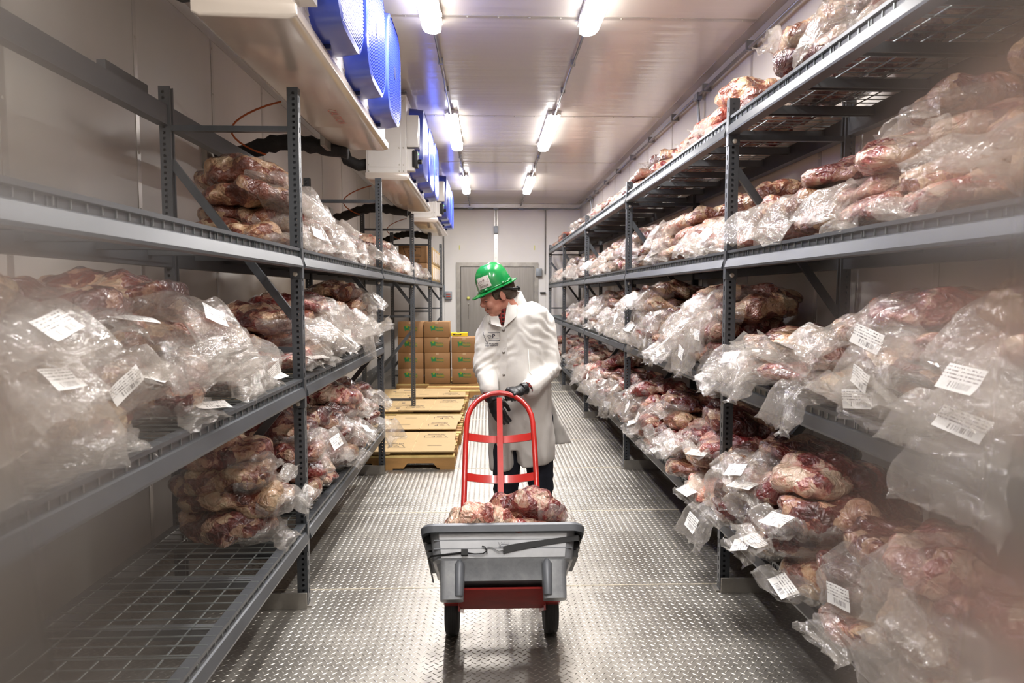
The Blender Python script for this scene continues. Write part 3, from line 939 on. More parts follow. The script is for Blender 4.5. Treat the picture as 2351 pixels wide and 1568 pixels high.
ck = ['nearest', 'middle', 'farthest']
for i, y in enumerate((2.83, 6.68, 10.5)):
    c_ = cooler(y, '%s white evaporator cooler with three blue fan guards below the ceiling' % ck[i], i)
    if i == 0:
        tm = text_mesh('CAUTION', .075, 'redink', .0)
        o = link('printed_text', tm, c_, (-.93, 1.50, 2.7405)); o.rotation_euler = (PI, 0, PI / 2)
        MB().box(-1.20, -1.17, 2.2, 2.46, 2.72, 2.84).obj('mounting_foot', 'galv', c_)
    # lagged pipe from the cooler to the wall, with its elbow and orange cable
    yb = y + 2.35
    pts, rs = [], []
    for k in range(22):
        q = k / 21
        pts.append((-1.98 + .92 * q, yb - .05 + .16 * q + .02 * math.sin(q * 9), 2.66 + .12 * q + .05 * math.sin(q * 5.0 - .9)))
        rs.append(.055 + .006 * math.sin(k * 2.2) + .008 * (k % 2))
    pp = thing('lagged_drain_pipe', 'black foam-lagged drain pipe from the wall to the %s cooler' % ck[i], 'pipe')
    MB().tube(pts, rs, 14).obj('foam_lagging', 'foam', pp, True)
    MB().tube([*[(-1.50 - .30 * math.sin(q * PI) ** .8 - .12 * q, y + 2.3, 3.05 - .38 * q) for q in np.linspace(0, 1, 14)]], .007, 6).obj('orange_cable', 'orange', pp, True)
    MB().cbox((XL + .02, yb - .05, 2.66), (.04, .16, .2)).obj('wall_flange', 'galv', pp)
    hp = thing('suction_pipe', 'black foam-lagged pipe bending down behind the %s cooler' % ck[i], 'pipe')
    MB().tube([(-1.12, y + 0.10, 2.92), (-1.25, y + .1, 2.90), (-1.36, y + .1, 2.95), (-1.40, y + .1, 3.06), (-1.40, y + .1, ZC)], .055, 14).obj('foam_lagging', 'foam', hp, True)

# ------------------------------------------------------------------ racks
LEV = [.45, 1.215, 1.885, 2.595]       # top of beams
BH = .098
XLf, XLr, XRf, XRr = -.955, -1.60, 1.285, 1.925      # outer face / rear post centre lines
LY = [.88, 3.57, 6.26, 8.95, 11.64, 14.33]
RY = [.99, 3.68, 6.37, 9.06, 11.75, 14.44]
PH = 2.69


def post_mesh(side):
    """hollow perforated upright, .055 wide (X) by .045 deep (Y); aisle face at x=0 growing away from the aisle (side=+1 grows to +x)"""
    mb = MB()
    W, D, pitch = .055, .045, .0286
    hs2 = .0065
    n = int((PH - .03) / pitch)
    s = side

    def face(fn, u0, u1, uc, hw, hh, period):
        k = 0; z = .02
        zs = [0.0]
        while k < n:
            zc = .03 + k * period
            if zc + hh > PH - .01:
                break
            a, b = zc - hh, zc + hh
            mb.add([fn(u0, zs[-1]), fn(u1, zs[-1]), fn(u1, a), fn(u0, a)], [(0, 1, 2, 3)])
            mb.add([fn(u0, a), fn(uc - hw, a), fn(uc - hw, b), fn(u0, b)], [(0, 1, 2, 3)])
            mb.add([fn(uc + hw, a), fn(u1, a), fn(u1, b), fn(uc + hw, b)], [(0, 1, 2, 3)])
            zs.append(b); k += 1
        mb.add([fn(u0, zs[-1]), fn(u1, zs[-1]), fn(u1, PH), fn(u0, PH)], [(0, 1, 2, 3)])
    face(lambda u, z: (s * u, -D / 2, z), 0, W, W * .42, hs2, hs2, pitch)
    face(lambda u, z: (s * u, D / 2, z), 0, W, W * .42, hs2, hs2, pitch)
    face(lambda u, z: (0, u, z), -D / 2, D / 2, .0, .004, .013, pitch * 1.75)
    mb.add([(s * W, -D / 2, 0), (s * W, -D / 2 + .012, 0), (s * W, -D / 2 + .012, PH), (s * W, -D / 2, PH)], [(0, 1, 2, 3)])
    mb.add([(s * W, D / 2, 0), (s * W, D / 2 - .012, 0), (s * W, D / 2 - .012, PH), (s * W, D / 2, PH)], [(0, 1, 2, 3)])
    return mb.mesh('upright_post', 'rack', fix=False)


def beam_mesh(side, length):
    """step beam; aisle direction is -side; local d = outward"""
    prof = [(-.045, -BH), (.010, -BH), (.012, -BH + .01), (.0, -BH + .052), (-.014, -BH + .058), (-.014, -.018), (-.002, -.014), (-.002, 0), (-.045, 0)]
    mb = MB().prism([(-side * d, z) for d, z in prof], 'y', .0, length)
    return mb.mesh('shelf_beam', 'rack')


riv_big = MB().ell((0, 0, 0), (.013, .005, .013), 12).mesh('connector_rivet', 'rivet', True)
_PM = {s: post_mesh(s) for s in (1, -1)}


def rack(name, label, side, xf, xr, ys, levels_front, levels_rear):
    """side +1: the rack stands on the +x side, its aisle face looks to -x"""
    t = thing(name, label, 'rack', (xf, ys[1], 0))
    ox, oy = xf, ys[1]
    L_ = ys[1] - ys[0]
    dep = abs(xr - xf)
    bm_f = beam_mesh(side, L_ - .05)
    bm_r = beam_mesh(-side, L_ - .05)
    for i, y in enumerate(ys):
        link('upright_post', _PM[side], t, (0, y - oy, 0))
        link('upright_post', _PM[-side], t, (side * (dep + .045), y - oy, 0))
        x0, x1 = side * .05, side * (dep)
        br = lambda za, zb, w=.030, h=.028: MB().bar((x0, y - oy, za), (x1, y - oy, zb), w, h)
        for za, zb in ((2.485, 2.485), (1.365, 1.365), (.27, .27)):
            br(za, zb).obj('cross_brace', 'rack', t)
        if side > 0:
            br(2.32, 1.53, .02, .04).obj('cross_brace', 'rack', t); br(.42, 1.16, .02, .04).obj('cross_brace', 'rack', t)
        else:
            br(1.53, 2.32, .02, .04).obj('cross_brace', 'rack', t); br(1.16, .42, .02, .04).obj('cross_brace', 'rack', t)
        MB().box(min(side * .0, side * (dep + .04)), max(side * .0, side * (dep + .04)), y - oy - .05, y - oy - .042, 0, .085).obj('floor_channel', 'galv', t)
        MB().box(min(-side * .02, side * .07), max(-side * .02, side * .07), y - oy - .03, y - oy + .05, 0, .008).obj('foot_plate', 'galv', t)
    for i in range(len(ys) - 1):
        for k, z in enumerate(LEV):
            if k in levels_front[i]:
                b = link('shelf_beam', bm_f, t, (0, ys[i] - oy + .025, z))
                e = L_ - .05
                cn = MB().box(min(-side * .004, side * .058), max(-side * .004, side * .058), e - .001, e + .0035, -BH - .055, .0)
                cn.box(min(-side * .004, -side * .001), max(-side * .004, -side * .001), e, e + .04, -BH - .055, .0)
                cn.obj('beam_connector', 'rack', b)
                link('connector_rivet', riv_big, b, (side * .03, e - .002, -BH - .033))
            if k in levels_rear[i]:
                link('shelf_beam', bm_r, t, (side * (dep + .045), ys[i] - oy + .025, z))
    return t


full = [[0, 1, 2, 3]] * 5
rackR = rack('pallet_rack', 'grey steel rack with four full shelves opposite the coolers', 1, XRf, XRr, RY, full, full)
lf = [[0, 1, 2], [0, 1, 2], [2], [2], [2]]
lr = [[0, 1, 2, 3], [0, 1, 2, 3], [2], [2], [2]]
rackL = rack('pallet_rack', 'grey steel rack under the coolers, open toward the pallets', -1, XLf, XLr, LY, lf, lr)
# short cut beam bolted at the top of a rear upright
sb_ = MB().box(-1.74, -1.70, 3.18, 3.56, 2.615, 2.695)
stub = link('cut_beam_end', sb_.mesh('cut_beam_end', 'rack'), rackL); stub.location = (-XLf, -LY[1], 0)

# wire decks ------------------------------------------------------
DW = .0625


def deck_mesh(side, width, long_pitch=.1):
    mb = MB()
    dep = abs(XRr - XRf) + .02
    z = .0
    r = .0022
    n = int(width / DW)
    for k in range(n + 1):
        y = k * width / n
        mb.bar((side * .012, y, z), (side * dep, y, z), .0044, .0044)
        mb.bar((side * .0105, y, z + .002), (side * .0105, y, z - .036), .0044, .004)
    m_ = int(dep / long_pitch)
    for j in range(m_ + 1):
        x = side * (.016 + (dep - .03) * j / m_)
        mb.bar((x, 0, z - .0045), (x, width, z - .0045), .0044, .0044)
    return mb.mesh('wire_grid', 'wire', fix=False)


def channel_mesh(side):
    dep = abs(XRr - XRf) + .02
    return MB().prism([(-.022, -.01), (-.022, -.05), (-.016, -.05), (-.016, -.015), (.016, -.015), (.016, -.05), (.022, -.05), (.022, -.01)], 'x', side * .01, side * dep).mesh('support_channel', 'chan')


DM = {s: deck_mesh(s, 1.30) for s in (1, -1)}
CH = {s: channel_mesh(s) for s in (1, -1)}
LN = ['floor-level shelf', 'waist-high shelf', 'chest-high shelf', 'top shelf']
bn = ['nearest bay', 'second bay', 'third bay', 'fourth bay', 'farthest bay']
for side, xf, ys, lv, opp in ((1, XRf, RY, full, 'opposite the coolers'), (-1, XLf, LY, lf, 'under the coolers')):
    for i in range(5):
        for k in lv[i]:
            for h in (0, 1):
                y = ys[i] + .04 + h * 1.315
                if y + 1.3 < 1.0:
                    continue
                d = thing('wire_deck', 'wire deck, %s half of %s, %s %s' % (('near', 'far')[h], bn[i], LN[k], opp), 'wire deck', (xf + side * .001, y, LEV[k] - .001), group='wire decks on the racks')
                g = link('wire_grid', DM[side], d); g['kind'] = 'stuff'
                for q in (.22, .65, 1.08):
                    link('support_channel', CH[side], d, (0, q, 0))

# ------------------------------------------------------------------ bags of meat


def nz(p, s, o=0.0):
    return noise.noise(Vector((p[0] * s + o, p[1] * s - o, p[2] * s + 2 * o)))


def meat_mesh(seed, L_, W_, H_, m, na=40, nb=28):
    """pillow of packed cuts: long axis x, resting on z=0"""
    r = random.Random(seed)
    rings = []
    mb = MB()
    o = seed * 3.71
    cuts = [(r.uniform(-.4, .4) * L_, r.uniform(-.4, .4) * W_, r.uniform(0, 1) * H_) for _ in range(14)]
    for i in range(na + 1):
        u = -1 + 2 * i / na
        us = max(-.995, min(.995, u))
        e = (1 - abs(us) ** 2.8) ** (1 / 2.2)
        ring = []
        for j in range(nb):
            a = 2 * PI * j / nb
            c_, s_ = math.cos(a), math.sin(a)
            pw = .78
            y = W_ / 2 * e * math.copysign(abs(c_) ** pw, c_)
            z = H_ / 2 * (e ** .8) * math.copysign(abs(s_) ** pw, s_)
            if z < 0:
                z *= .8
            x = L_ / 2 * us
            p = Vector((x, y, z))
            nrm = Vector((us * .6, y / (W_ / 2) ** 1 * .5, z / (H_ / 2) * .8))
            if nrm.length > 1e-4:
                nrm.normalize()
            d1 = nz(p, 8, o) * .046
            vd, _ = noise.voronoi(Vector((p.x * 11 + o, p.y * 11, p.z * 13)))
            d2 = (min(vd[0], .8) - .4) * -.040
            ridge = (.5 - abs(nz(p, 17, o + 5))) * .012
            p += nrm * (d1 + d2 + ridge)
            p.z += H_ * .42 + .012 * math.sin(x * 9 + seed)
            ring.append(p)
        rings.append(ring)
    mb.loft(rings)
    zs = min(v[2] for v in mb.v)
    mb.v = [(x, y, z - zs) for x, y, z in mb.v]
    me = mb.mesh('packed_meat', m, True)
    return me


def crumple(p, o, a):
    q = Vector((p[0] * 5 + o, p[1] * 5, p[2] * 5))
    f = (.5 - abs(noise.noise(q))) * 1.6 + (.5 - abs(noise.noise(q * 2.6))) * .45
    return a * f


def film_mesh(seed, L_, W_, H_, tail, droop, wide, m, side_curl=0.0):
    """loose bag: hugs the tail half of the meat, gathers at its end and runs out as a flattened crumpled tube"""
    r = random.Random(seed)
    mb = MB()
    na, nb = 30, 26
    o = seed * 1.93
    rings = []
    x0 = L_ * .22
    xe = L_ * .5
    px, pz = xe - .02, H_ * .42
    ang = r.uniform(-.15, .1)
    total = (xe - x0) + tail
    step = tail / (na * .7)
    turn = droop
    for i in range(na + 1):
        if i <= na * .3:
            q = i / (na * .3)
            cx = x0 + (xe - .03 - x0) * q
            u = min(.97, abs(cx / (L_ / 2)))
            e = (1 - u ** 2.8) ** (1 / 2.2)
            hw, hh = W_ / 2 * max(e, .45) + .004, H_ / 2 * max(e, .35) + .004
            cz = H_ * .45
            dr = 0.0
            px, pz = cx, cz
        else:
            q = (i - na * .3) / (na * .7)
            dr = ang - turn * min(1, q * 1.8)
            px += step * math.cos(dr); pz += step * math.sin(dr)
            hw = W_ / 2 * (.5 + (wide - .5) * min(1, q * 1.7))
            hh = H_ / 2 * .42 * (1 - q) ** 1.5 + .010 + .012 * abs(math.sin(q * 5 + seed))
            cx, cz = px, pz
        ring = []
        for j in range(nb):
            a = 2 * PI * j / nb
            c_, s_ = math.cos(a), math.sin(a)
            y = hw * c_
            h = hh * s_ + side_curl * (y / hw) ** 2 * .05 * (1 if i > na * .5 else 0)
            p = Vector((cx - math.sin(dr) * h, y, cz + math.cos(dr) * h))
            am = .012 if i < na * .3 else .042
            k = crumple(p, o, am)
            d = Vector((-math.sin(dr) * s_, c_ * .5, math.cos(dr) * s_))
            p += d * (k - am * .5)
            if i > na * .5:
                w_ = (i - na * .5) / (na * .5)
                p.z += .035 * w_ * noise.noise(Vector((p.x * 9 + o, p.y * 9, 3)))
                p.y += .03 * w_ * noise.noise(Vector((p.x * 8 + o, 7, p.z * 8)))
            ring.append(p)
        if i == na:
            ring = [p + Vector((r.uniform(-.02, .02), 0, r.uniform(-.015, .015))) for p in ring]
        rings.append(ring)
    mb.loft(rings, cap=False)
    me = mb.mesh('bag_film', m, False, fix=False)
    autosmooth(me, 24)
    q = na - 8
    cent = sum(rings[q], Vector()) / nb
    nx_ = sum(rings[q + 2], Vector()) / nb
    topz = rings[q][nb // 4]
    return me, (topz, (nx_ - cent).normalized())


def label_mesh(seed):
    mb = MB(); vs = []
    nx_, ny_ = 6, 4
    for i in range(nx_ + 1):
        for j in range(ny_ + 1):
            x, y = -.055 + .11 * i / nx_, -.04 + .08 * j / ny_
            vs.append((x, y, .008 * noise.noise(Vector((x * 14 + seed, y * 14, seed)))))
    fs = [(i * (ny_ + 1) + j, (i + 1) * (ny_ + 1) + j, (i + 1) * (ny_ + 1) + j + 1, i * (ny_ + 1) + j + 1) for i in range(nx_) for j in range(ny_)]
    return mb.add(vs, fs).mesh('paper_label', 'label', True)


BL, BW, BHt = .50, .34, .15
meats = {}
for kind, mm in (('red', 'meat_red'), ('dark', 'meat_dark'), ('brown', 'meat_brown'), ('fat', 'meat_fat')):
    meats[kind] = [meat_mesh(11 + 7 * q + len(kind) * 3, BL * (1 + .06 * math.sin(q * 2)), BW, BHt * (1 + .1 * math.cos(q * 3)), mm) for q in range(3)]
films = {'short': [], 'long': [], 'flop': []}
for q in range(4):
    films['short'].append(film_mesh(100 + q, BL, BW, BHt, .10, .1 + .12 * q, .62, 'film', (-1) ** q))
    films['long'].append(film_mesh(200 + q, BL, BW, BHt, .22, .6 + .25 * q, .85, 'film', (-1) ** q))
    films['flop'].append(film_mesh(300 + q, BL, BW, BHt, .27, -.6 if q == 1 else 1.5, 1.0, 'film', (-1) ** q))
labels = [label_mesh(q * 1.7) for q in range(3)]
tone = {'red': 'red', 'dark': 'dark red', 'brown': 'brownish', 'fat': 'fatty pale'}
nbag = [0]


def bag(loc, yaw, pitch, roll, kind, filmk, lab, scale, label, group, front=True):
    t = thing('bagged_meat', label, 'meat bag', loc, (roll, pitch, yaw), group)
    t.scale = scale
    link('packed_meat', rnd.choice(meats[kind]), t)
    if filmk:
        q = rnd.randrange(4)
        fm, (lp, ld) = films[filmk][q]
        f = link('bag_film', fm, t)
        if lab:
            l = link('paper_label', rnd.choice(labels), t)
            ax = ld; upv = Vector((-ax.z, 0, ax.x)) if ax.x > 0 else Vector((ax.z, 0, -ax.x))
            yv = upv.cross(ax)
            a = rnd.uniform(-.5, .5) + PI / 2
            Mx = Matrix((ax, yv, upv)).transposed() @ Matrix.Rotation(a, 3, 'Z')
            l.rotation_euler = Mx.to_euler()
            l.location = lp + upv * .012 + Vector((0, rnd.uniform(-.03, .03), 0))
            l.scale = (1 / scale[0] * 1.1, 1 / scale[1] * 1.1, 1)
    nbag[0] += 1
    return t


col = ['first', 'second', 'third', 'fourth', 'fifth', 'sixth', 'seventh', 'eighth', 'ninth', 'tenth']
lay = ['bottom', 'middle', 'upper', 'topmost', 'crowning']


def fill(side, ys_, i, k, opp, cols, layers, kinds, film_w, lab_p, y0=None, y1=None, out=0.03, seed=0, jit=1.0, hscale=1.0, wsc=1.0):
    """a shelf cell: columns along the aisle, layers upward"""
    a = (ys_[i] + .05) if y0 is None else y0
    b = (ys_[i + 1] - .05) if y1 is None else y1
    step = (b - a) / cols
    xf = XRf if side > 0 else XLf
    z0 = LEV[k] + .004
    yaw0 = PI if side > 0 else 0.0
    R_ = random.Random(seed + i * 17 + k * 5 + (50 if side > 0 else 0))
    for c_ in range(cols):
        n = layers[c_ % len(layers)] if isinstance(layers, (list, tuple)) else layers
        z = z0
        for l in range(n):
            y = a + step * (c_ + .5) + R_.uniform(-.03, .03) * jit + (step * .28 * (l % 2) * jit if c_ < cols - 1 else 0)
            sw_ = step / BW * (1.0 + R_.uniform(-.04, .06)) * wsc
            sh = R_.uniform(.85, 1.12) * hscale
            x = xf + side * (.11 + BL / 2 - out + R_.uniform(-.03, .05) + l * .02)
            kd = R_.choice(kinds)
            fk = R_.choice(film_w)
            if l == 0 and fk and out < .08:
                fk = 'short'
            lb = fk and R_.random() < lab_p
            nm = 'clear bag of %s meat, %s %s, %s, %s column, %s' % (tone[kd], LN[k], opp, bn[i], col[c_], lay[l] if n > 1 else 'alone')
            bag((x, y, z), yaw0 + R_.uniform(-.22, .22) * jit, R_.uniform(-.05, .09), R_.uniform(-.08, .08) * jit, kd, fk, lb,
                (R_.uniform(.95, 1.06), sw_, sh), nm, 'bags on the %s %s' % (LN[k], opp))
            z += BHt * sh * .74


oppR, oppL = 'opposite the coolers', 'under the coolers'
K1 = ['red', 'dark', 'red', 'brown', 'fat']; K2 = ['brown', 'red', 'dark', 'brown']; K3 = ['brown', 'brown', 'fat', 'red']; KR = ['red', 'dark', 'dark', 'red']
S_, Lg, Fl, No = 'short', 'long', 'flop', None
# full rack
fill(1, RY, 0, 0, oppR, 6, [4, 4, 3], ['brown', 'red', 'dark', 'dark'], [S_, S_, Lg, No], .5, y0=1.25, out=.22, seed=1)
fill(1, RY, 0, 1, oppR, 5, [4, 4, 3, 2, 2, 3], K2, [Lg, Fl, Fl, Lg], .6, y0=1.45, out=.12, seed=2)
fill(1, RY, 0, 2, oppR, 5, [4, 4, 3, 3, 2], ['brown', 'brown', 'dark', 'red'], [S_, Lg, No], .1, y0=1.5, out=.02, seed=3)
fill(1, RY, 0, 3, oppR, 4, [3, 3, 3, 3], ['brown', 'brown', 'dark'], [S_, No, Lg], .05, y0=1.8, out=-.01, seed=4)
fill(1, RY, 1, 0, oppR, 6, [4, 3, 4, 3], K1, [S_, Lg, S_, No], .5, out=.18, seed=5)
fill(1, RY, 1, 1, oppR, 6, [4, 4, 3, 3], K2, [Lg, Fl, Lg, Lg], .35, out=.10, seed=6)
fill(1, RY, 1, 2, oppR, 6, [3, 2, 3, 3], K3, [S_, Lg, No, No], .2, out=.03, seed=7)
fill(1, RY, 1, 3, oppR, 6, [2, 3, 2, 2, 2], ['fat', 'red', 'dark', 'brown'], [S_, No, No], .0, out=.0, seed=8)
fill(1, RY, 2, 0, oppR, 5, [3, 3, 4], ['red', 'red', 'fat', 'dark'], [S_, No, Lg], .1, out=.14, seed=9)
fill(1, RY, 2, 1, oppR, 5, [4, 3, 2], K2, [Lg, Lg, S_], .15, out=.05, seed=10)
fill(1, RY, 2, 2, oppR, 5, [3, 2, 3], K3, [Lg, Lg, S_, No], .1, out=.03, seed=11)
fill(1, RY, 2, 3, oppR, 5, [2, 2, 1], K3, [S_, No], 0, out=.0, seed=12)
fill(1, RY, 3, 0, oppR, 4, [3, 3], ['red', 'fat', 'red'], [S_, Lg], 0, out=.06, seed=13)
fill(1, RY, 3, 1, oppR, 4, [3, 2], ['brown', 'red'], [Lg, Lg], 0, y1=10.9, out=.04, seed=14)
fill(1, RY, 3, 2, oppR, 4, [2, 3], K3, [Lg, S_], 0, out=.03, seed=15)
fill(1, RY, 3, 3, oppR, 4, [2, 1], K3, [S_, No], 0, out=0, seed=16)
fill(1, RY, 4, 0, oppR, 3, [3, 2], ['red', 'fat'], [S_], 0, out=.05, seed=17)
fill(1, RY, 4, 1, oppR, 2, [1, 1], ['red'], [No], 0, y0=12.0, y1=13.2, out=.0, seed=18)
fill(1, RY, 4, 2, oppR, 4, [2, 1], ['red', 'fat', 'dark'], [Lg, S_], 0, out=.06, seed=19)
fill(1, RY, 4, 3, oppR, 3, [1, 2, 1], ['brown', 'red'], [S_, No], 0, y1=14.6, out=.03, seed=20)
# rack under the coolers
fill(-1, LY, 0, 1, oppL, 5, [4, 4, 4, 3, 2, 3], ['brown', 'red', 'brown', 'dark'], [Lg, Lg, Fl, S_], .6, y0=1.2, out=.04, seed=31)
fill(-1, LY, 0, 0, oppL, 1, 4, ['brown', 'dark'], [S_], .0, y0=3.14, y1=3.48, out=.10, seed=32, jit=.4, hscale=1.12)
fill(-1, LY, 1, 2, oppL, 5, [4, 3, 3, 2, 2], ['brown', 'brown', 'red'], [Lg, Fl, Lg], .25, out=.02, seed=33)
fill(-1, LY, 1, 1, oppL, 6, [3, 4, 3, 3], ['dark', 'dark', 'brown', 'red'], [Lg, Lg, Fl], .35, out=.06, seed=34)
fill(-1, LY, 1, 0, oppL, 6, [4, 4, 3], ['dark', 'dark', 'red'], [S_, S_, Lg, No], .15, out=.12, seed=35)
fill(-1, LY, 2, 2, oppL, 5, [2, 2, 3], ['fat', 'red', 'dark'], [Lg, S_, Lg], .2, out=.03, seed=36)
fill(-1, LY, 3, 2, oppL, 3, [2, 1, 2], ['red', 'dark'], [Lg, Lg], 0, y1=11.2, out=.03, seed=37)
print('bags', nbag[0])

# ------------------------------------------------------------------ cartons, flats, pallets


def pallet(name_label, x0, y0, yaw=0.0, group='wooden pallets'):
    t = thing('wooden_pallet', name_label, 'pallet', (x0, y0, 0), (0, 0, yaw), group)
    LX, LYd = 1.22, 1.02
    for k in range(7):                                      # deck boards run along x
        y = k * (LYd - .09) / 6
        bevel_me = MB().box(0, LX, y, y + .09, .118, .135).mesh('deck_board', 'wood' if k % 3 else 'woodlight')
        link('deck_board', bevel_me, t)
    for y in (0, LYd / 2 - .02, LYd - .04):                 # notched stringers along x
        pts = [(0, .016), (.16, .016), (.20, .065), (.44, .065), (.48, .016), (.74, .016), (.78, .065), (1.02, .065), (1.06, .016), (LX, .016), (LX, .118), (0, .118)]
        MB().prism(pts, 'y', y, y + .04).obj('stringer', 'wood', t)
    for x in (0, .5, LX - .14):
        MB().box(x, x + .14, 0, LYd, 0, .016).obj('bottom_board', 'wood', t)
    return t


def flat_carton(label, x, y, z, w_, d, prints, yaw=0.0, tilt=0.0):
    """a stack of knocked-down cartons seen as one flat double panel with printing"""
    t = thing('flat_carton', label, 'cardboard', (x, y, z), (0, tilt, yaw), 'flattened cartons on the pallets')
    mb = MB(); hw = w_ / 2
    mb.box(0, hw - .003, 0, d, 0, .006); link('carton_panel', mb.mesh('carton_panel', 'kraftlight'), t)
    MB().box(hw + .003, w_, 0, d, 0, .006).obj('carton_panel', 'kraftlight', t)
    MB().box(hw - .003, hw + .003, .05, d - .05, 0, .005).obj('carton_fold', 'kraftedge', t)
    for j in range(rnd.choice((1, 2))):
        MB().box(.004 + .01 * j, w_ - .006, .004 + .006 * j, d - .01, -.007 * (j + 1), -.007 * j - .001).obj('carton_panel', 'kraftlight', t)
    for j, p in enumerate(prints):
        cx = hw * (.5 + j)
        if p == 'logo':
            o = link('printed_logo', logo_mesh(.24, 'ink'), t, (cx, d * .5, .0068)); o.rotation_euler = (0, 0, PI)
        elif p == 'green':
            o = link('printed_text', text_mesh('Montana Food Bank', .045, 'inkgreen'), t, (cx, d * .55, .0068)); o.rotation_euler = (0, 0, PI)
        elif p == 'band':
            MB().prism([(cx - .1, d * .5 - .02), (cx + .07, d * .5 - .02), (cx + .1, d * .5 + .02), (cx - .1, d * .5 + .02)], 'z', .0062, .0066).obj('printed_band', 'navyink', t)
        else:
            MB().box(cx - .07, cx + .07, d * .5 - .006, d * .5 + .006, .006, .0065).obj('handle_slot', 'gap', t)
    return t


PX = -1.54
pal_y = [6.36, 7.42, 8.62, 9.72]
pn_ = ['nearest', 'second', 'third', 'fourth']
for k, y in enumerate(pal_y):
    pallet('%s pallet from the camera aisle end, carrying flattened cartons' % pn_[k], PX + .02 * (k % 2), y)
rows = []
fz = .165
fn_ = 0
for k, y in enumerate(pal_y):
    nrow = 2 if k < 3 else 2
    for r_ in range(nrow):
        d = .50
        yy = y + .0 + r_ * .50
        za = .16 + .012 * (1 - r_ % 2) + .004 * k
        lb = ['sheet nearest', 'sheet behind the nearest'][r_]
        pr = [['logo', 'slot'], ['slot', 'logo'], ['slot', 'logo'], ['slot', 'logo'], ['logo', 'slot'], ['slot', 'logo'], ['slot', 'logo'], ['band', 'green']][fn_]
        x1_ = -.335 + rnd.uniform(-.02, .03) - (.25 if fn_ == 7 else 0)
        flat_carton('flattened brown carton, %s row on the %s pallet, aisle side' % (('front', 'back')[r_], pn_[k]), x1_ - .80, yy, za, .80, d - .02, pr, rnd.uniform(-.03, .03), 0)
        flat_carton('flattened brown carton, %s row on the %s pallet, wall side' % (('front', 'back')[r_], pn_[k]), x1_ - 1.22, yy + .01, za - .0145, .80 if False else .62, d - .03, ['green' if fn_ % 3 == 0 else 'slot', 'band'], rnd.uniform(-.02, .02), 0)
        fn_ += 1
dp = pallet('low dark pallet holding the boxed cartons by the door', -1.55, 11.52); dp2 = pallet('bare pallet end beside the flattened cartons', -1.0, 10.72)


def box_carton(label, x, y, z, w_, d, h, kind, group, yaw=0.0, m='kraft'):
    t = thing('carton', label, 'box', (x, y, z), (0, 0, yaw), group)
    me = bevel(MB().box(0, w_, 0, d, 0, h).mesh('carton_body', m), .004, 1)
    link('carton_body', me, t)
    MB().box(0.002, w_ - .002, d * .5 - .003, d * .5 + .003, h, h + .0008).obj('top_seam', 'gap', t)
    MB().box(w_ * .5 - .025, w_ * .5 + .025, -.0012, .0, h - .035, h - .001).obj('tape_end', 'tape', t)
    if kind == 'food':
        # green state silhouette with wheat, three lines of print
        sil = [(0, .62), (.02, .50), (.09, .40), (.07, .33), (.13, .28), (.14, .16), (.2, .05), (.27, .02), (.31, .08), (.36, .14), (1.0, .14), (1.0, .62)]
        g = MB(); g.add([(w_ * .50 - .11 + px * .09, -.0014, h * .40 + (pz - .05) * .14) for px, pz in sil], [tuple(range(len(sil)))])
        g.obj('printed_emblem', 'inkgreen', t, fix=False)
        wb = MB(); wb.ell((w_ * .5 - .062, -.002, h * .40 + .075), (.018, .0008, .024), 10); wb.obj('printed_emblem', 'inklime', t)
        for q, (tx, mm) in enumerate((('Montana', 'inkgreen'), ('Food Bank', 'inklime'), ('Network', 'inkgreen'))):
            o = link('printed_text', text_mesh(tx, .033, mm, .0009), t, (w_ * .5 + .045, -.0016, h * .40 + .062 - .027 * q)); o.rotation_euler = (PI / 2, 0, 0)
    if kind == 'logo':
        o = link('printed_logo', logo_mesh(.30, 'ink'), t, (w_ * .48, -.0016, h * .55)); o.rotation_euler = (PI / 2, 0, 0)
    return t


bw, bh, bd = .425, .262, .38
rown = ['bottom', 'second from the bottom', 'third', 'top']
coln = ['nearest the wall', 'in the middle stack', 'nearest the door']
for c_, x in enumerate((-1.53, -1.08, -.62)):
    for r_ in range(4 if c_ < 2 else 3):
        ox = rnd.uniform(-.012, .012)
        box_carton('brown printed carton %s, %s box of its stack' % (coln[c_], rown[r_]), x + ox, 11.55 + rnd.uniform(-.01, .01), .137 + r_ * (bh + .002), bw, bd, bh, 'food', 'brown cartons stacked by the far door')
yb = thing('yellow_carton_tray', 'bright yellow printed tray lying on the cartons nearest the door', 'tray', (-.64, 11.78, .137 + 3 * (bh + .002)))
MB().prism([(0, 0), (.285, 0), (.285, .06), (.16, .06), (.15, .052), (.09, .052), (.08, .06), (0, .058)], 'y', 0, .20).obj('tray_body', 'yellow', yb)
MB().prism([(.03, .03), (.045, .04), (.17, .04), (.185, .03), (.17, .02), (.045, .02)], 'y', -.0016, -.001).obj('printed_arrow', 'navyink', yb)
o = link('printed_text', text_mesh('CONTENTS', .016, 'yellow', .0005), yb, (.108, -.003, .03)); o.rotation_euler = (PI / 2, 0, 0)
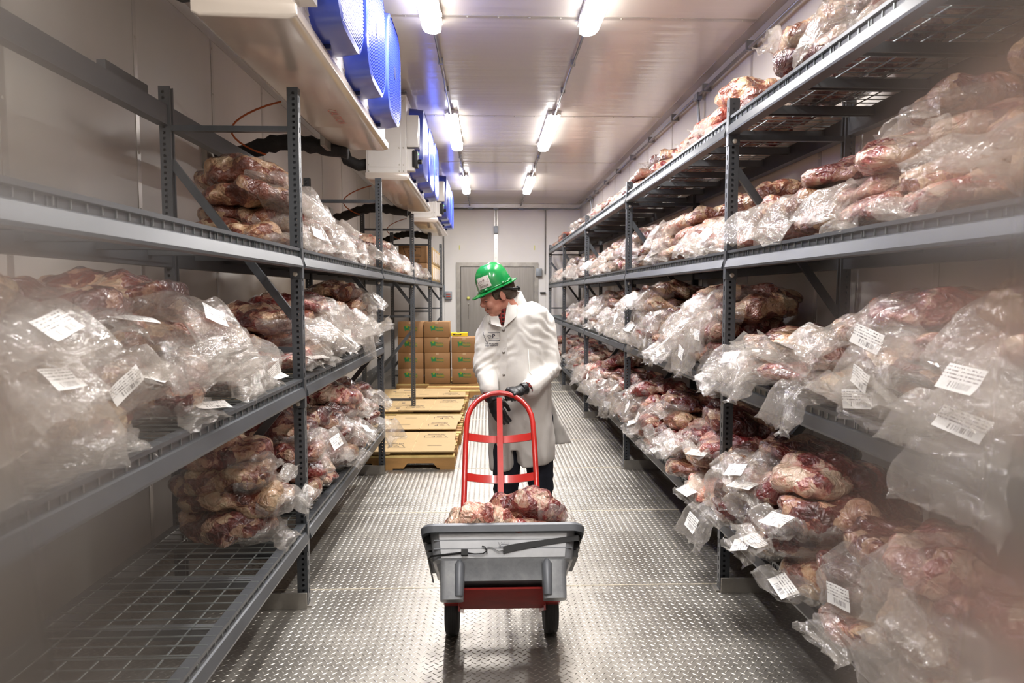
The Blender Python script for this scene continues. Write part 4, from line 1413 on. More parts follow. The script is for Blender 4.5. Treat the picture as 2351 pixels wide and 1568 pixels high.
# cartons on the chest-high shelf at the far end of the rack under the coolers
for r_ in range(2):
    box_carton('brown logo carton on the chest-high shelf under the coolers, %s' % ('lower', 'upper')[r_], -1.52, 11.75, LEV[2] + .004 + r_ * .30, .48, .30, .295, 'logo', 'logo cartons on the chest-high shelf')
for c_ in range(5):
    for r_ in range(2):
        tb = thing('file_carton', 'slim upright carton on the far chest-high shelf, %s from its near end, %s row' % (col[c_], ('lower', 'upper')[r_]), 'box', (-1.37, 12.14 + c_ * .37, LEV[2] + .004 + r_ * .30), (0, 0, 0), 'pale slim cartons on the chest-high shelf')
        me = bevel(MB().box(0, .40, 0, .36, 0, .29).mesh('carton_body', 'kraftlight'), .003, 1); link('carton_body', me, tb)
        MB().box(.4, .4012, .06, .16, .03, .24).obj('paper_label', 'sticker', tb)
        MB().box(.4, .4012, .2, .3, .05, .25).obj('paper_label', 'sticker', tb)

# ------------------------------------------------------------------ hand truck with tub
TH = math.radians(36)
U = Vector((0, math.sin(TH), math.cos(TH)))      # up the frame
V_ = Vector((0, -math.cos(TH), math.sin(TH)))    # out of the frame, over the nose plate
XC = 0.062
Bp = Vector((XC, 3.09, .21))


def TP(x, v, u):
    p = Bp + V_ * v + U * u
    return (p.x + x, p.y, p.z)


tk = thing('hand_truck', 'red two-wheeled hand truck tilted back under the grey tub', 'hand truck', (XC, 3.24, 0))
tk_inv = Matrix.Translation(-Vector((XC, 3.24, 0)))


def tobj(mb, name, m, parent, smooth=False, sharp=None):
    me = mb.mesh(name, m, smooth)
    if sharp:
        autosmooth(me, sharp)
    me.transform(tk_inv)
    return link(name, me, parent)


hw = .178
pts = []
for s_ in (-1,):
    pts += [TP(-hw - .012, 0, .0), TP(-hw - .010, 0, .35), TP(-hw - .004, 0, .80)]
for k in range(13):
    a = PI - PI * k / 12
    pts.append(TP(hw * math.cos(a), -.03 * math.sin(a), .925 + .20 * math.sin(a)))
pts += [TP(hw + .004, 0, .80), TP(hw + .010, 0, .35), TP(hw + .012, 0, .0)]
tobj(MB().tube(pts, .0145, 14), 'frame_tube', 'red', tk, True)
tobj(MB().bar(TP(0, -.006, .02), TP(0, -.02, 1.09), .030, .008, up=tuple(V_)), 'centre_bar', 'red', tk)
for u in (.14, .40, .625, .85):
    cb = MB(); prs = []
    for k in range(15):
        q = -1 + 2 * k / 14
        cx = q * hw
        prs.append((cx, -.045 * (1 - q * q)))
    ring = []
    for cx, v in prs:
        ring.append([TP(cx, v - .004, u - .021), TP(cx, v + .004, u - .021), TP(cx, v + .004, u + .021), TP(cx, v - .004, u + .021)])
    cb.loft(ring)
    tobj(cb, 'cross_bar', 'red', tk, sharp=40)
npl = MB()
npl.loft([[TP(x, -.085, -.004), TP(x, -.085, .004), TP(x, .29, .004), TP(x, .30, .0), TP(x, .29, -.004)] for x in (-.20, -.15, .15, .20)])
tobj(npl, 'nose_plate', 'redplate', tk)
nc = MB(); nc.prism([(-.2, .29), (.2, .29), (.165, .33), (-.165, .33)], 'z', -.004, .004)
nc.v = [TP(x, v, u) for x, v, u in nc.v]
tobj(nc, 'nose_plate', 'redplate', tk)
tobj(MB().bar(TP(-.27, -.01, .012), TP(.27, -.01, .012), .05, .02, up=tuple(U)), 'axle_bracket', 'red', tk)
AX = (3.245, .128)
tobj(MB().tube([(XC - .27, AX[0], AX[1]), (XC + .27, AX[0], AX[1])], .012, 10), 'axle', 'steel', tk, True)
for s_ in (-1, 1):
    wx = XC + s_ * .238
    whl = bpy.data.objects.new('wheel', None)
    prof = [(.058, -.022), (.085, -.028), (.108, -.034), (.122, -.028), (.1275, -.014), (.1275, .014), (.122, .028), (.108, .034), (.085, .028), (.058, .022)]
    tm = MB(); n = 40
    rings = []
    for k in range(n):
        a = 2 * PI * k / n
        rings.append([(wx + x, AX[0] + r * math.cos(a), AX[1] + r * math.sin(a)) for r, x in prof])
    b0 = len(tm.v)
    for r in rings:
        tm.v += r
    m_ = len(prof)
    for k in range(n):
        for j in range(m_ - 1):
            tm.f.append((k * m_ + j, k * m_ + j + 1, ((k + 1) % n) * m_ + j + 1, ((k + 1) % n) * m_ + j))
    ty = tobj(tm, 'tyre', 'tyre', tk, True)
    for xx in (-.012, -.004, .004, .012):
        gr = MB().tube([(wx + xx, AX[0] + .1278 * math.cos(2 * PI * k / 40), AX[1] + .1278 * math.sin(2 * PI * k / 40)) for k in range(41)], .0012, 4)
        tobj(gr, 'tread_groove', 'black', ty)
    tobj(MB().tube([(wx - .022, AX[0], AX[1]), (wx + .022, AX[0], AX[1])], .06, 20), 'hub', 'galv', ty)
    tobj(MB().bar((wx - s_ * .05, AX[0], AX[1] - .005), (TP(s_ * .2, -.02, 0)), .01, .05), 'axle_strut', 'red', tk)

# tub in tilted frame coordinates: x, v (away from frame), u (up)
tubt = thing('storage_tub', 'scuffed grey plastic tub strapped onto the red hand truck', 'tub', Bp + V_ * .22 + Vector((0, 0, 0)))
tinv = Matrix.Translation(-(Bp + V_ * .22))


def tubobj(mb, name, m, parent, sharp=40):
    mb.v = [TP(x, v, u) for x, v, u in mb.v]
    me = mb.mesh(name, m)
    if sharp:
        autosmooth(me, sharp)
    me.transform(tinv)
    return link(name, me, parent)


def rrect(hx, v0, v1, r, u, n=5):
    pts = []
    for cx, cv, a0 in ((hx - r, v1 - r, 0), (-hx + r, v1 - r, PI / 2), (-hx + r, v0 + r, PI), (hx - r, v0 + r, 3 * PI / 2)):
        for k in range(n + 1):
            a = a0 + PI / 2 * k / n
            pts.append((cx + r * math.cos(a), cv + r * math.sin(a), u))
    return pts


H = .242
body = MB()
body.loft([rrect(.262, .028, .372, .03, .022), rrect(.275, .020, .385, .035, .09), rrect(.300, .012, .400, .04, .105), rrect(.318, .005, .415, .045, H - .01), rrect(.312, .01, .409, .04, H - .01), rrect(.290, .022, .39, .035, .11), rrect(.262, .03, .368, .03, .032)])
tb_ = tubobj(body, 'tub_body', 'tub', tubt)
rim = MB()
rr_ = [rrect(.312, .0, .412, .045, H - .012), rrect(.352, -.012, .450, .06, H - .035), rrect(.356, -.014, .454, .06, H - .008), rrect(.348, -.008, .446, .06, H + .004), rrect(.315, .0, .412, .045, H + .002)]
rim.loft(rr_, cap=False); tubobj(rim, 'tub_rim', 'tubdark', tubt)
# front face: worn bright panel bands between raised lines, corner pillars, lobes at the foot
for (u0, u1) in ((.110, .146), (.150, .181), (.185, .212)):
    f = lambda u: .400 + (.415 - .400) * (u - .105) / (H - .115)
    hx = lambda u: .262 + .02 * (u - .11) / .15
    mb = MB(); mb.add([(-hx(u0), f(u0) + .0035, u0), (hx(u0), f(u0) + .0035, u0), (hx(u1), f(u1) + .0035, u1), (-hx(u1), f(u1) + .0035, u1),
                       (-hx(u0), f(u0) - .004, u0), (hx(u0), f(u0) - .004, u0), (hx(u1), f(u1) - .004, u1), (-hx(u1), f(u1) - .004, u1)],
                      [(0, 1, 2, 3), (4, 7, 6, 5), (0, 4, 5, 1), (1, 5, 6, 2), (2, 6, 7, 3), (3, 7, 4, 0)])
    tubobj(mb, 'tub_panel', 'tubpanel', tubt)
    for s_ in (-1, 1):
        pass
for u in (.148, .183):
    f = .400 + .015 * (u - .105) / .2
    tubobj(MB().box(-.296, .296, f - .004, f + .006, u - .002, u + .002), 'moulded_line', 'tubdark', tubt)
for s_ in (-1, 1):
    lb_ = MB()
    xa, xb = (.165, .262)
    lb_.loft([rrect(.048, .33, .392, .02, -.055), rrect(.055, .325, .402, .025, .10)])
    lb_.v = [(x + s_ * .215, v, u) for x, v, u in lb_.v]
    tubobj(lb_, 'tub_foot', 'tub', tubt)
    rb = MB().tube([(s_ * .185, .388, -.04), (s_ * .185, .398, .085), (s_ * .185, .396, .102)], [.018, .021, .010], 10)
    tubobj(rb, 'moulded_rib', 'tubdark', tubt)
    for q in range(3):
        hb = MB().box(min(s_ * .312, s_ * .345) - .0 - .004 * 0, max(s_ * .312, s_ * .345), .10, .36, .19 - q * .035, .218 - q * .035)
        hb.v = [(x - s_ * .01 * q, v, u) for x, v, u in hb.v]
        tubobj(hb, 'side_grip', 'black', tubt)
lgm = logo_mesh(.05, 'navyink').copy()
fz_ = .4042
lgo = MB(); lgo.add([(v.co.x, 0, v.co.y) for v in lgm.vertices], [tuple(p.vertices) for p in lgm.polygons])
lgo.v = [(x, .4115, u + .172) for x, _, u in lgo.v]
lgo2 = tubobj(lgo, 'printed_logo', 'navyink', tubt, None)

# bungee: strap, hooks and thin cord round the tub
bg = thing('bungee_cord', 'black bungee strap hooked across the front of the tub', 'strap', Bp + V_ * .45)
binv = Matrix.Translation(-(Bp + V_ * .45))


def bobj(mb, name, m, smooth=True):
    mb.v = [TP(x, v, u) for x, v, u in mb.v]
    me = mb.mesh(name, m, smooth); me.transform(binv)
    return link(name, me, bg)


st = MB(); rg = []
for q in range(13):
    t_ = q / 12
    x = .0 + .325 * t_; u = .138 + .048 * t_ ** .8; hh = .004 + .009 * (1 - abs(2 * t_ - .15)) * (t_ < .55) * .4 + .008
    rg.append([(x, .412, u - hh), (x, .4155, u - hh), (x, .4155, u + hh), (x, .412, u + hh)])
rg.append([(.332, .38, .176), (.335, .38, .176), (.335, .38, .196), (.332, .38, .196)])
rg.append([(.332, .02, .16), (.335, .02, .16), (.335, .02, .18), (.332, .02, .18)])
st.loft(rg); bobj(st, 'flat_strap', 'black', False)
bobj(MB().tube([(.004, .418, .134), (-.02, .422, .132), (-.045, .420, .148), (-.065, .419, .151), (-.072, .42, .136), (-.068, .42, .124)], .0025, 6), 'wire_hook', 'steel')
bobj(MB().tube([(-.16, .418, .128), (-.12, .420, .122), (-.085, .421, .123), (-.07, .421, .134), (-.078, .421, .151), (-.09, .42, .154)], .003, 6), 'wire_hook', 'black')
bobj(MB().box(-.178, -.15, .410, .428, .117, .141), 'hook_cap', 'black', False)
bobj(MB().tube([(-.17, .418, .129), (-.24, .414, .123), (-.305, .408, .117), (-.318, .38, .112), (-.322, .02, .10)], .0042, 8), 'elastic_cord', 'black')

# meat bags in the tub
for (x, v, u, yw, pt, rl, kd, sc, lb, fk) in (
        (.10, .26, .285, -.28, .18, .0, 'red', (.74, .62, 1.0), 'shiny bag of fresh red meat lying across the top of the tub', 'film'),
        (-.10, .34, .225, .12, -.05, .1, 'fat', (.62, .6, .9), 'bag of fatty red meat at the front of the tub', None),
        (-.10, .16, .28, .35, -.55, .0, 'fat', (.5, .55, .95), 'small pointed bag of fatty meat at the back of the tub', None),
        (.06, .22, .14, .1, .0, .0, 'red', (.85, 1.05, 1.0), 'bag of red meat buried low in the tub', None)):
    p = TP(x, v, u)
    t = thing('bagged_meat', lb, 'meat bag', p, (0, 0, 0), 'bags of meat in the tub')
    Rm = Matrix((Vector((1, 0, 0)), -V_, U)).transposed().to_4x4() @ Euler((rl, pt, yw)).to_matrix().to_4x4()
    t.matrix_world = Matrix.Translation(p) @ Rm @ Matrix.Diagonal((sc[0], sc[1], sc[2], 1))
    link('packed_meat', meats['red' if kd == 'red' else 'fat'][0 if kd == 'red' else 1], t)
    if fk:
        f = link('bag_film', films['short'][1][0], t)

# ------------------------------------------------------------------ the worker
pr = thing('person', 'worker in a long white coat, green hard hat and black gloves gripping the hand truck', 'person', (.2, 4.12, 0))
POFF = Matrix.Translation((-.2, -4.12, 0))


def pobj(me, name, parent=None, sharp=None):
    if sharp:
        autosmooth(me, sharp)
    me.transform(POFF)
    return link(name, me, parent or pr)


HO = Vector((.063, 4.085, 1.64))
hy_, hp = math.radians(14), math.radians(24)
fx = Vector((-math.cos(hp) * math.cos(hy_), -math.cos(hp) * math.sin(hy_), -math.sin(hp)))
lf_ = Vector((0, 0, 1)).cross(fx).normalized()
uz = fx.cross(lf_).normalized()
HR = Matrix((fx, lf_, uz)).transposed()
HM = Matrix.Translation(HO) @ HR.to_4x4()


def hp_(x, y, z):
    return HM @ Vector((x, y, z))


def hell(mb, c, r, seg=16):
    mb.ell(hp_(*c), r, seg, HR)


def limb(mb, pts, rs, seg=14):
    mb.tube(pts, rs, seg)
    for p, r in zip(pts, rs):
        mb.ell(p, (r, r, r), 12)


# body: one continuous surface (head, neck, trunk, arms, legs)
b = MB()
hell(b, (-.018, 0, .055), (.098, .079, .092), 20)
hell(b, (.035, 0, .005), (.066, .066, .085), 18)
hell(b, (.040, 0, -.050), (.060, .061, .050), 18)
hell(b, (.078, 0, -.088), (.024, .030, .020))
hell(b, (.045, 0, -.085), (.045, .048, .028))
hell(b, (.094, .0, .034), (.014, .044, .011))
for s_ in (-1, 1):
    hell(b, (.074, s_ * .038, -.022), (.028, .024, .026))
    hell(b, (-.008, s_ * .076, -.002), (.016, .007, .026))
    b.tube([hp_(-.006 + .017 * math.cos(a), s_ * (.082 + .003 * math.sin(a)), .0 + .026 * math.sin(a)) for a in np.linspace(-2.4, 2.0, 12)], .0045, 6)
    hell(b, (.103, s_ * .013, -.016), (.011, .007, .007))
b.tube([hp_(.097, 0, .026), hp_(.109, 0, .008), hp_(.119, 0, -.007), hp_(.116, 0, -.016), hp_(.100, 0, -.019)], [.008, .0088, .0098, .009, .008], 10)
hell(b, (.092, 0, -.040), (.017, .026, .018))
hell(b, (.098, 0, -.048), (.012, .022, .005)); hell(b, (.095, 0, -.059), (.012, .020, .006))
limb(b, [hp_(-.02, 0, -.03), hp_(-.035, 0, -.08), Vector((.13, 4.125, 1.56)), Vector((.16, 4.13, 1.48))], [.066, .064, .068, .08])
b.ell((.17, 4.13, 1.30), (.17, .11, .25), 18); b.ell((.19, 4.12, 1.02), (.175, .125, .22), 18)
SH_L, EL_L, WR_L = Vector((.02, 4.12, 1.455)), Vector((-.035, 4.02, 1.21)), Vector((.012, 3.90, 1.075))
SH_R, EL_R, WR_R = Vector((.325, 4.15, 1.505)), Vector((.372, 4.07, 1.20)), Vector((.232, 3.86, 1.118))
limb(b, [SH_L, EL_L, WR_L], [.06, .048, .034]); limb(b, [SH_R, EL_R, WR_R], [.06, .048, .034])
HIP = [(.115, 4.10), (.295, 4.13)]
for (x, y), kx in zip(HIP, (.108, .318)):
    limb(b, [Vector((x, y, .92)), Vector((kx, y - .03, .50)), Vector((kx + .005, y + .01, .12)), Vector((kx + .005, y - .09, .05))], [.095, .065, .05, .04])
body_me = remesh(b, 'body', 'skin', .0052, 3)
pobj(body_me, 'body')
# eyes, brows, lips
for s_ in (-1, 1):
    e = MB(); e.ell(hp_(.0835, s_ * .033, .010), (.0115, .0115, .0105), 14); pobj(e.mesh('eye', 'eyewhite', True), 'eye')
    e = MB(); e.ell(hp_(.0915, s_ * .035, .006), (.0045, .005, .005), 10); pobj(e.mesh('iris', 'iris', True), 'iris')
    e = MB(); e.tube([hp_(.100, s_ * .016, .037), hp_(.103, s_ * .032, .043), hp_(.090, s_ * .052, .038)], [.003, .0045, .0025], 8); pobj(e.mesh('eyebrow', 'hair', True), 'eyebrow')
    e = MB(); e.tube([hp_(.096, s_ * .019, .013), hp_(.0965, s_ * .034, .0165), hp_(.083, s_ * .047, .010)], .0042, 6); pobj(e.mesh('eyelid', 'skin', True), 'eyelid')
e = MB(); e.ell(hp_(.1045, 0, -.0495), (.007, .019, .0036), 12, HR); e.ell(hp_(.1015, 0, -.0585), (.0065, .018, .0042), 12, HR); pobj(e.mesh('lips', 'lip', True), 'lips')
e = MB()
for k in range(26):
    y = -.032 + .064 * k / 25
    e.tube([hp_(.1075 - abs(y) * .42, y, -.0345), hp_(.1095 - abs(y) * .42, y * 1.15, -.0435)], .0015, 4)
pobj(e.mesh('moustache', 'stubble', True), 'moustache')
# hair: cap of short strands, sideburn and nape
hm = MB()
hell(hm, (-.022, 0, .030), (.096, .0815, .080), 24)
hell(hm, (-.058, 0, -.004), (.060, .070, .058), 20)
for s_ in (-1, 1):
    hell(hm, (.030, s_ * .068, .022), (.020, .010, .032)); hell(hm, (-.048, s_ * .060, .004), (.036, .022, .045))


def hair_disp(co, no):
    out = co.copy()
    for i in range(len(co)):
        p = Vector(co[i]); q = (HM.inverted() @ p)
        n = noise.noise(Vector((q.x * 40, q.y * 90, q.z * 45))) * .004 + noise.noise(Vector((q.x * 90, q.y * 160, q.z * 100))) * .003
        out[i] = co[i] + no[i] * n
    return out


pobj(remesh(hm, 'hair', 'hair', .005, 1, hair_disp), 'hair')
# hard hat
hat = MB(); rings = []
nn = 48
prof = [(1.00, .052), (1.0, .058), (.86, .062), (.845, .085), (.81, .12), (.70, .160), (.50, .187), (.25, .200), (.02, .203)]
for q, (r, z) in enumerate(prof):
    ring = []
    for k in range(nn):
        a = 2 * PI * k / nn
        ex = .140 if q < 2 else .125
        x = ex * r * math.cos(a) - .004; y = (.112 if q < 2 else .108) * r * math.sin(a)
        zz = z
        if q < 2 and math.cos(a) > .2:
            x += .022 * (math.cos(a) - .2); zz -= .014 * (math.cos(a) - .2)
        if 2 < q < 8:
            zz += .006 * math.exp(-(y / .018) ** 2) * (1 if z > .1 else .3)
        ring.append(hp_(x, y, zz))
    rings.append(ring)
inner = []
for r, z in ((.02, .197), (.5, .180), (.80, .115), (.83, .062)):
    inner.append([hp_(.123 * r * math.cos(2 * PI * k / nn) - .004, .106 * r * math.sin(2 * PI * k / nn), z) for k in range(nn)])
hat.loft(rings + inner + [[hp_(.123 * .86 * math.cos(2 * PI * k / nn) - .004, .106 * .86 * math.sin(2 * PI * k / nn), .05) for k in range(nn)], rings[0]], cap=False)
hat.f.append(tuple(range((len(prof) - 1) * nn, len(prof) * nn)))
ht = pobj(hat.mesh('hard_hat', 'hat'), 'hard_hat', None, 50)
e = MB()
for a, wd in ((.9, .012), (1.9, .02), (2.5, .014)):
    x, y = .112 * math.cos(a), .098 * math.sin(a)
    e.ell(hp_(x, y, .073), (.014, .008, .009), 8, HR)
pobj(e.mesh('accessory_slot', 'hat', False), 'accessory_slot', ht, 30)
rim = MB(); rim.tube([hp_(.110 * math.cos(a) - .004, .094 * math.sin(a), .068) for a in np.linspace(0, 2 * PI, 49)], .0035, 6)
pobj(rim.mesh('rain_gutter', 'hat', True), 'rain_gutter', ht)
# printed sticker wrapped on the hat's near front quarter


def hatp(u, v, off=.002):
    """u along the side toward the front, v upward on the shell"""
    a = math.radians(44 + u * 1.0)
    z = .085 + v
    zz = [(.845, .085), (.81, .12), (.70, .160), (.50, .187)]
    r = .845
    for (r0, z0), (r1, z1) in zip(zz, zz[1:]):
        if z0 <= z <= z1:
            r = r0 + (r1 - r0) * (z - z0) / (z1 - z0)
    p = hp_((.125 * r + off) * math.cos(a) - .004, (.108 * r + off) * math.sin(a), z + off * .5)
    return p


SG = 1
stk = MB(); vs = []
for i in range(13):
    for j in range(9):
        vs.append(hatp(-26 + 52 * i / 12, -.004 + .066 * j / 8 + .0, .0045))
stk.add(vs, [(i * 9 + j, (i + 1) * 9 + j, (i + 1) * 9 + j + 1, i * 9 + j + 1) for i in range(12) for j in range(8)])
stk_o = pobj(stk.mesh('sticker', 'sticker', True), 'sticker', ht)
lm = logo_mesh(1.0, 'brownink', True)
dl = MB(); dl.add([hatp(0 + v.co.x * 42, .032 + v.co.y * .058, .0058) for v in lm.vertices], [tuple(p.vertices) for p in lm.polygons])
pobj(dl.mesh('printed_logo', 'brownink', fix=False), 'printed_logo', stk_o)
# chin/nape suspension at the back
e = MB(); e.tube([hp_(-.02, .088, .045), hp_(-.075, .082, .015), hp_(-.118, .045, -.002), hp_(-.128, 0, -.006), hp_(-.118, -.045, -.002), hp_(-.075, -.082, .015), hp_(-.02, -.088, .045)], .007, 8)
e.ell(hp_(-.132, 0, -.006), (.010, .028, .017), 10, HR); e.ell(hp_(-.122, .04, -.002), (.010, .02, .013), 10, HR)
pobj(e.mesh('nape_strap', 'black', True), 'nape_strap', ht)

# coat
ct = MB(); rings = []
YW = math.radians(-14)
prof = [(1.575, .150, 4.13, .095, .082), (1.545, .155, 4.13, .150, .100), (1.50, .165, 4.125, .190, .118), (1.42, .172, 4.12, .200, .132), (1.30, .178, 4.11, .200, .142), (1.17, .185, 4.10, .198, .152),
        (1.04, .190, 4.10, .196, .156), (.92, .195, 4.10, .198, .155), (.80, .198, 4.10, .200, .150), (.70, .200, 4.10, .200, .148), (.64, .202, 4.10, .196, .146), (.615, .202, 4.10, .192, .142)]
for z, cx, cy, rx, ry in prof:
    ring = []
    for k in range(56):
        a = 2 * PI * k / 56
        fold = 1 + (.035 * max(0, (1.05 - z) / .45)) * (math.sin(a * 7 + 1.2) + .5 * math.sin(a * 11)) * (1 if z < 1.1 else 0)
        x, y = rx * fold * math.cos(a), ry * fold * math.sin(a)
        zz = z
        if z > 1.49:
            zz = z + .06 * x / .2 * (1 if x > 0 else .6)
        ring.append((cx + x * math.cos(YW) - y * math.sin(YW), cy + x * math.sin(YW) + y * math.cos(YW), zz + (.035 * (x / .2) if z < .65 else 0)))
    rings.append(ring)
ct.loft(rings)
limb(ct, [Vector((.045, 4.12, 1.475)), Vector((.0, 4.09, 1.40)), EL_L + Vector((.012, .01, .01)), WR_L + Vector((-.004, .02, .03))], [.078, .078, .068, .056])
limb(ct, [Vector((.27, 4.15, 1.53)), Vector((.325, 4.15, 1.47)), EL_R + Vector((.0, .0, .0)), WR_R + Vector((.012, .014, -.006))], [.083, .086, .075, .058])
ct.ell((.05, 4.11, 1.475), (.085, .09, .07), 14); ct.ell((.28, 4.15, 1.52), (.10, .09, .075), 14)
# rear flap flaring out behind
ct.loft([[(.33, 4.20, 1.05), (.38, 4.20, 1.05), (.38, 4.24, 1.05), (.33, 4.24, 1.05)], [(.33, 4.22, .85), (.455, 4.24, .85), (.455, 4.275, .85), (.33, 4.26, .85)], [(.33, 4.25, .70), (.535, 4.28, .705), (.535, 4.31, .705), (.33, 4.285, .70)]])


def coat_disp(co, no):
    out = co.copy()
    for i in range(len(co)):
        p = co[i]
        x, y, z = p
        q = Vector((x * 5, y * 5, z * 2.2))
        n = noise.noise(q) * .008 + .007 * (.5 - abs(noise.noise(Vector((x * 9 + z * 5, y * 6, z * 4 - x * 6)))) * 1.6)
        # pulled creases at elbows and forearms
        for c_, dr in ((EL_L, Vector((.6, -.4, -.7))), (EL_R, Vector((-.5, -.4, -.75))), (Vector((.30, 4.05, 1.42)), Vector((.6, 0, .8))), (Vector((.06, 4.02, 1.36)), Vector((-.5, 0, .85)))):
            d = (Vector(p) - c_); dd = d.length
            if dd < .17:
                t_ = d.dot(dr.normalized())
                n += .0055 * math.sin(t_ * 120 + noise.noise(Vector(p) * 11) * 6) * (1 - dd / .17)
        if z < 1.25:
            n += .007 * (1 - abs(noise.noise(Vector((x * 9, y * 9, z * 1.2))))) * min(1, (1.25 - z) * 2)
        n += .004 * noise.noise(Vector((x * 22, y * 22, z * 12)))
        out[i] = p + no[i] * (n - .004)
        # front opening of the skirt: gap between the two front panels
        if z < .735 and y < 4.08:
            gx = .152 + (.735 - z) * .13
            wd = (.735 - z) * .16
            if abs(x - gx) < wd + .02:
                out[i][1] += (1 - abs(x - gx) / (wd + .02)) * .075
                out[i][2] += (1 - abs(x - gx) / (wd + .02)) * .03
    return out


coat = pobj(remesh(ct, 'white_coat', 'cloth', .0085, 2, coat_disp), 'white_coat')


from mathutils.bvhtree import BVHTree
_bt = BVHTree.FromPolygons([v.co + Vector((.2, 4.12, 0)) for v in coat.data.vertices], [tuple(p.vertices) for p in coat.data.polygons])


def front_y(x, z):
    """front surface of the coat in world space"""
    h = _bt.ray_cast(Vector((x, 3.0, z)), Vector((0, 1, 0)))
    return h[0].y if h[0] is not None else 3.99


def plx(z):
    return .088 + .055 * max(0, (1.15 - z)) ** 1.2


pk = MB(); rg = []
for k in range(40):
    z = 1.49 - (1.49 - .70) * k / 39
    x = plx(z)
    ya, yb_ = front_y(x - .017, z), front_y(x + .022, z)
    w_ = .004 * noise.noise(Vector((0, 0, z * 12)))
    rg.append([(x - .017 + w_, ya - .005, z), (x + .022 + w_, yb_ - .005, z), (x + .022 + w_, yb_ + .008, z), (x - .017 + w_, ya + .008, z)])
pk.loft(rg); pobj(pk.mesh('placket', 'cloth'), 'placket', coat, 40)
for z in (1.44, 1.31, 1.18, 1.04, .90):
    e = MB(); x = plx(z) + .003; e.ell((x, front_y(x, z) - .008, z), (.0085, .005, .0085), 12); pobj(e.mesh('snap', 'snap', True), 'snap', coat)
# chest pocket seams and lower pocket
for pts_ in ([(.235, 1.33), (.24, 1.20), (.29, 1.14)], [(.21, .92), (.26, .895), (.33, .925)]):
    e = MB(); e.tube([(x, front_y(x, z) + .0008, z) for x, z in pts_], .0022, 5); pobj(e.mesh('seam', 'cloth', True), 'seam', coat)
# logo on the breast
lm = logo_mesh(1.0, 'navyink', True)
dl = MB(); dl.add([(.020 + v.co.x * .098, front_y(.020 + v.co.x * .098, 1.395 + v.co.y * .095) - .0025, 1.395 + v.co.y * .095) for v in lm.vertices], [tuple(p.vertices) for p in lm.polygons])
pobj(dl.mesh('printed_logo', 'navyink', fix=False), 'printed_logo', coat)
# collar: raised stand at the neck with folded lapel points
co_ = MB()


def cloth_quad(mb, P00, P10, P11, P01, th=.004, n=6, sag=.0):
    vs = []
    P00, P10, P11, P01 = map(Vector, (P00, P10, P11, P01))
    nrm = (P10 - P00).cross(P01 - P00).normalized()
    for o_ in (0, th):
        for i in range(n + 1):
            for j in range(n + 1):
                u, v = i / n, j / n
                p = P00 * (1 - u) * (1 - v) + P10 * u * (1 - v) + P11 * u * v + P01 * (1 - u) * v
                vs.append(p + nrm * (o_ + sag * math.sin(PI * u) * math.sin(PI * v)))
    m_ = n + 1; N2 = m_ * m_
    fs = [(i * m_ + j, (i + 1) * m_ + j, (i + 1) * m_ + j + 1, i * m_ + j + 1) for i in range(n) for j in range(n)]
    fs += [tuple(N2 + k for k in f[::-1]) for f in fs[:]]
    for i in range(n):
        for a_, b_ in ((i * m_, (i + 1) * m_), (i * m_ + n, (i + 1) * m_ + n), (i, i + 1), (n * m_ + i, n * m_ + i + 1)):
            fs.append((a_, b_, N2 + b_, N2 + a_))
    mb.add(vs, fs)


# stand on the far (image right) side, turned up behind the jaw
cloth_quad(co_, (.112, 4.025, 1.530), (.245, 4.13, 1.575), (.198, 4.13, 1.668), (.122, 4.045, 1.650), sag=.012)
cloth_quad(co_, (.245, 4.13, 1.575), (.19, 4.22, 1.57), (.165, 4.20, 1.665), (.198, 4.13, 1.668), sag=.01)
# lapel falling to the first snap
cloth_quad(co_, (.092, 3.985, 1.455), (.165, 3.995, 1.52), (.170, 4.035, 1.59), (.112, 4.025, 1.585), sag=.008)
cloth_quad(co_, (.078, 3.982, 1.46), (.018, 3.99, 1.478), (.012, 4.03, 1.515), (.06, 4.02, 1.525), sag=.008)
cloth_quad(co_, (.018, 3.99, 1.478), (-.005, 4.05, 1.49), (.01, 4.07, 1.52), (.012, 4.03, 1.515), sag=.004)
pobj(co_.mesh('collar', 'cloth'), 'collar', coat, 60)
# plaid shirt at the neck
e = MB(); e.tube([(.13, 4.11, 1.50), (.115, 4.095, 1.58)], [.075, .071], 20); e.ell((.10, 4.04, 1.50), (.045, .04, .05), 12)
pobj(e.mesh('shirt_collar', 'plaid', True), 'shirt_collar')
# sleeve cuffs of shirt
for (wr, el) in ((WR_L, EL_L), (WR_R, EL_R)):
    d = (wr - el).normalized()
    e = MB(); e.tube([wr - d * .05, wr - d * .0, wr + d * .028], [.043, .042, .040], 18); pobj(e.mesh('shirt_cuff', 'plaid', True), 'shirt_cuff')
# jeans and boots
j = MB()
for (x, y), kx in zip(HIP, (.108, .318)):
    limb(j, [Vector((x, y, .90)), Vector((kx, y - .03, .52)), Vector((kx + .003, y - .01, .38))], [.105, .080, .074])


def jean_disp(co, no):
    out = co.copy()
    for i in range(len(co)):
        p = co[i]
        out[i] = p + no[i] * (.006 * math.sin(p[2] * 60 + noise.noise(Vector(p) * 8) * 6) * max(0, 1 - abs(p[2] - .45) / .15))
    return out


pobj(remesh(j, 'jeans', 'denim', .009, 2, jean_disp), 'jeans')
for (x, y), kx in zip(HIP, (.108, .318)):
    bt = MB()
    limb(bt, [Vector((kx, y - .005, .40)), Vector((kx + .003, y + .005, .25)), Vector((kx + .004, y + .01, .10))], [.062, .056, .055])
    bt.ell((kx + .004, y - .06, .055), (.05, .125, .055), 16)
    bt.ell((kx + .004, y + .01, .05), (.048, .055, .05), 14)
    bt.box(kx - .042, kx + .050, y - .17, y + .055, .0, .03)
    pobj(remesh(bt, 'boot', 'boot', .007, 3), 'boot')


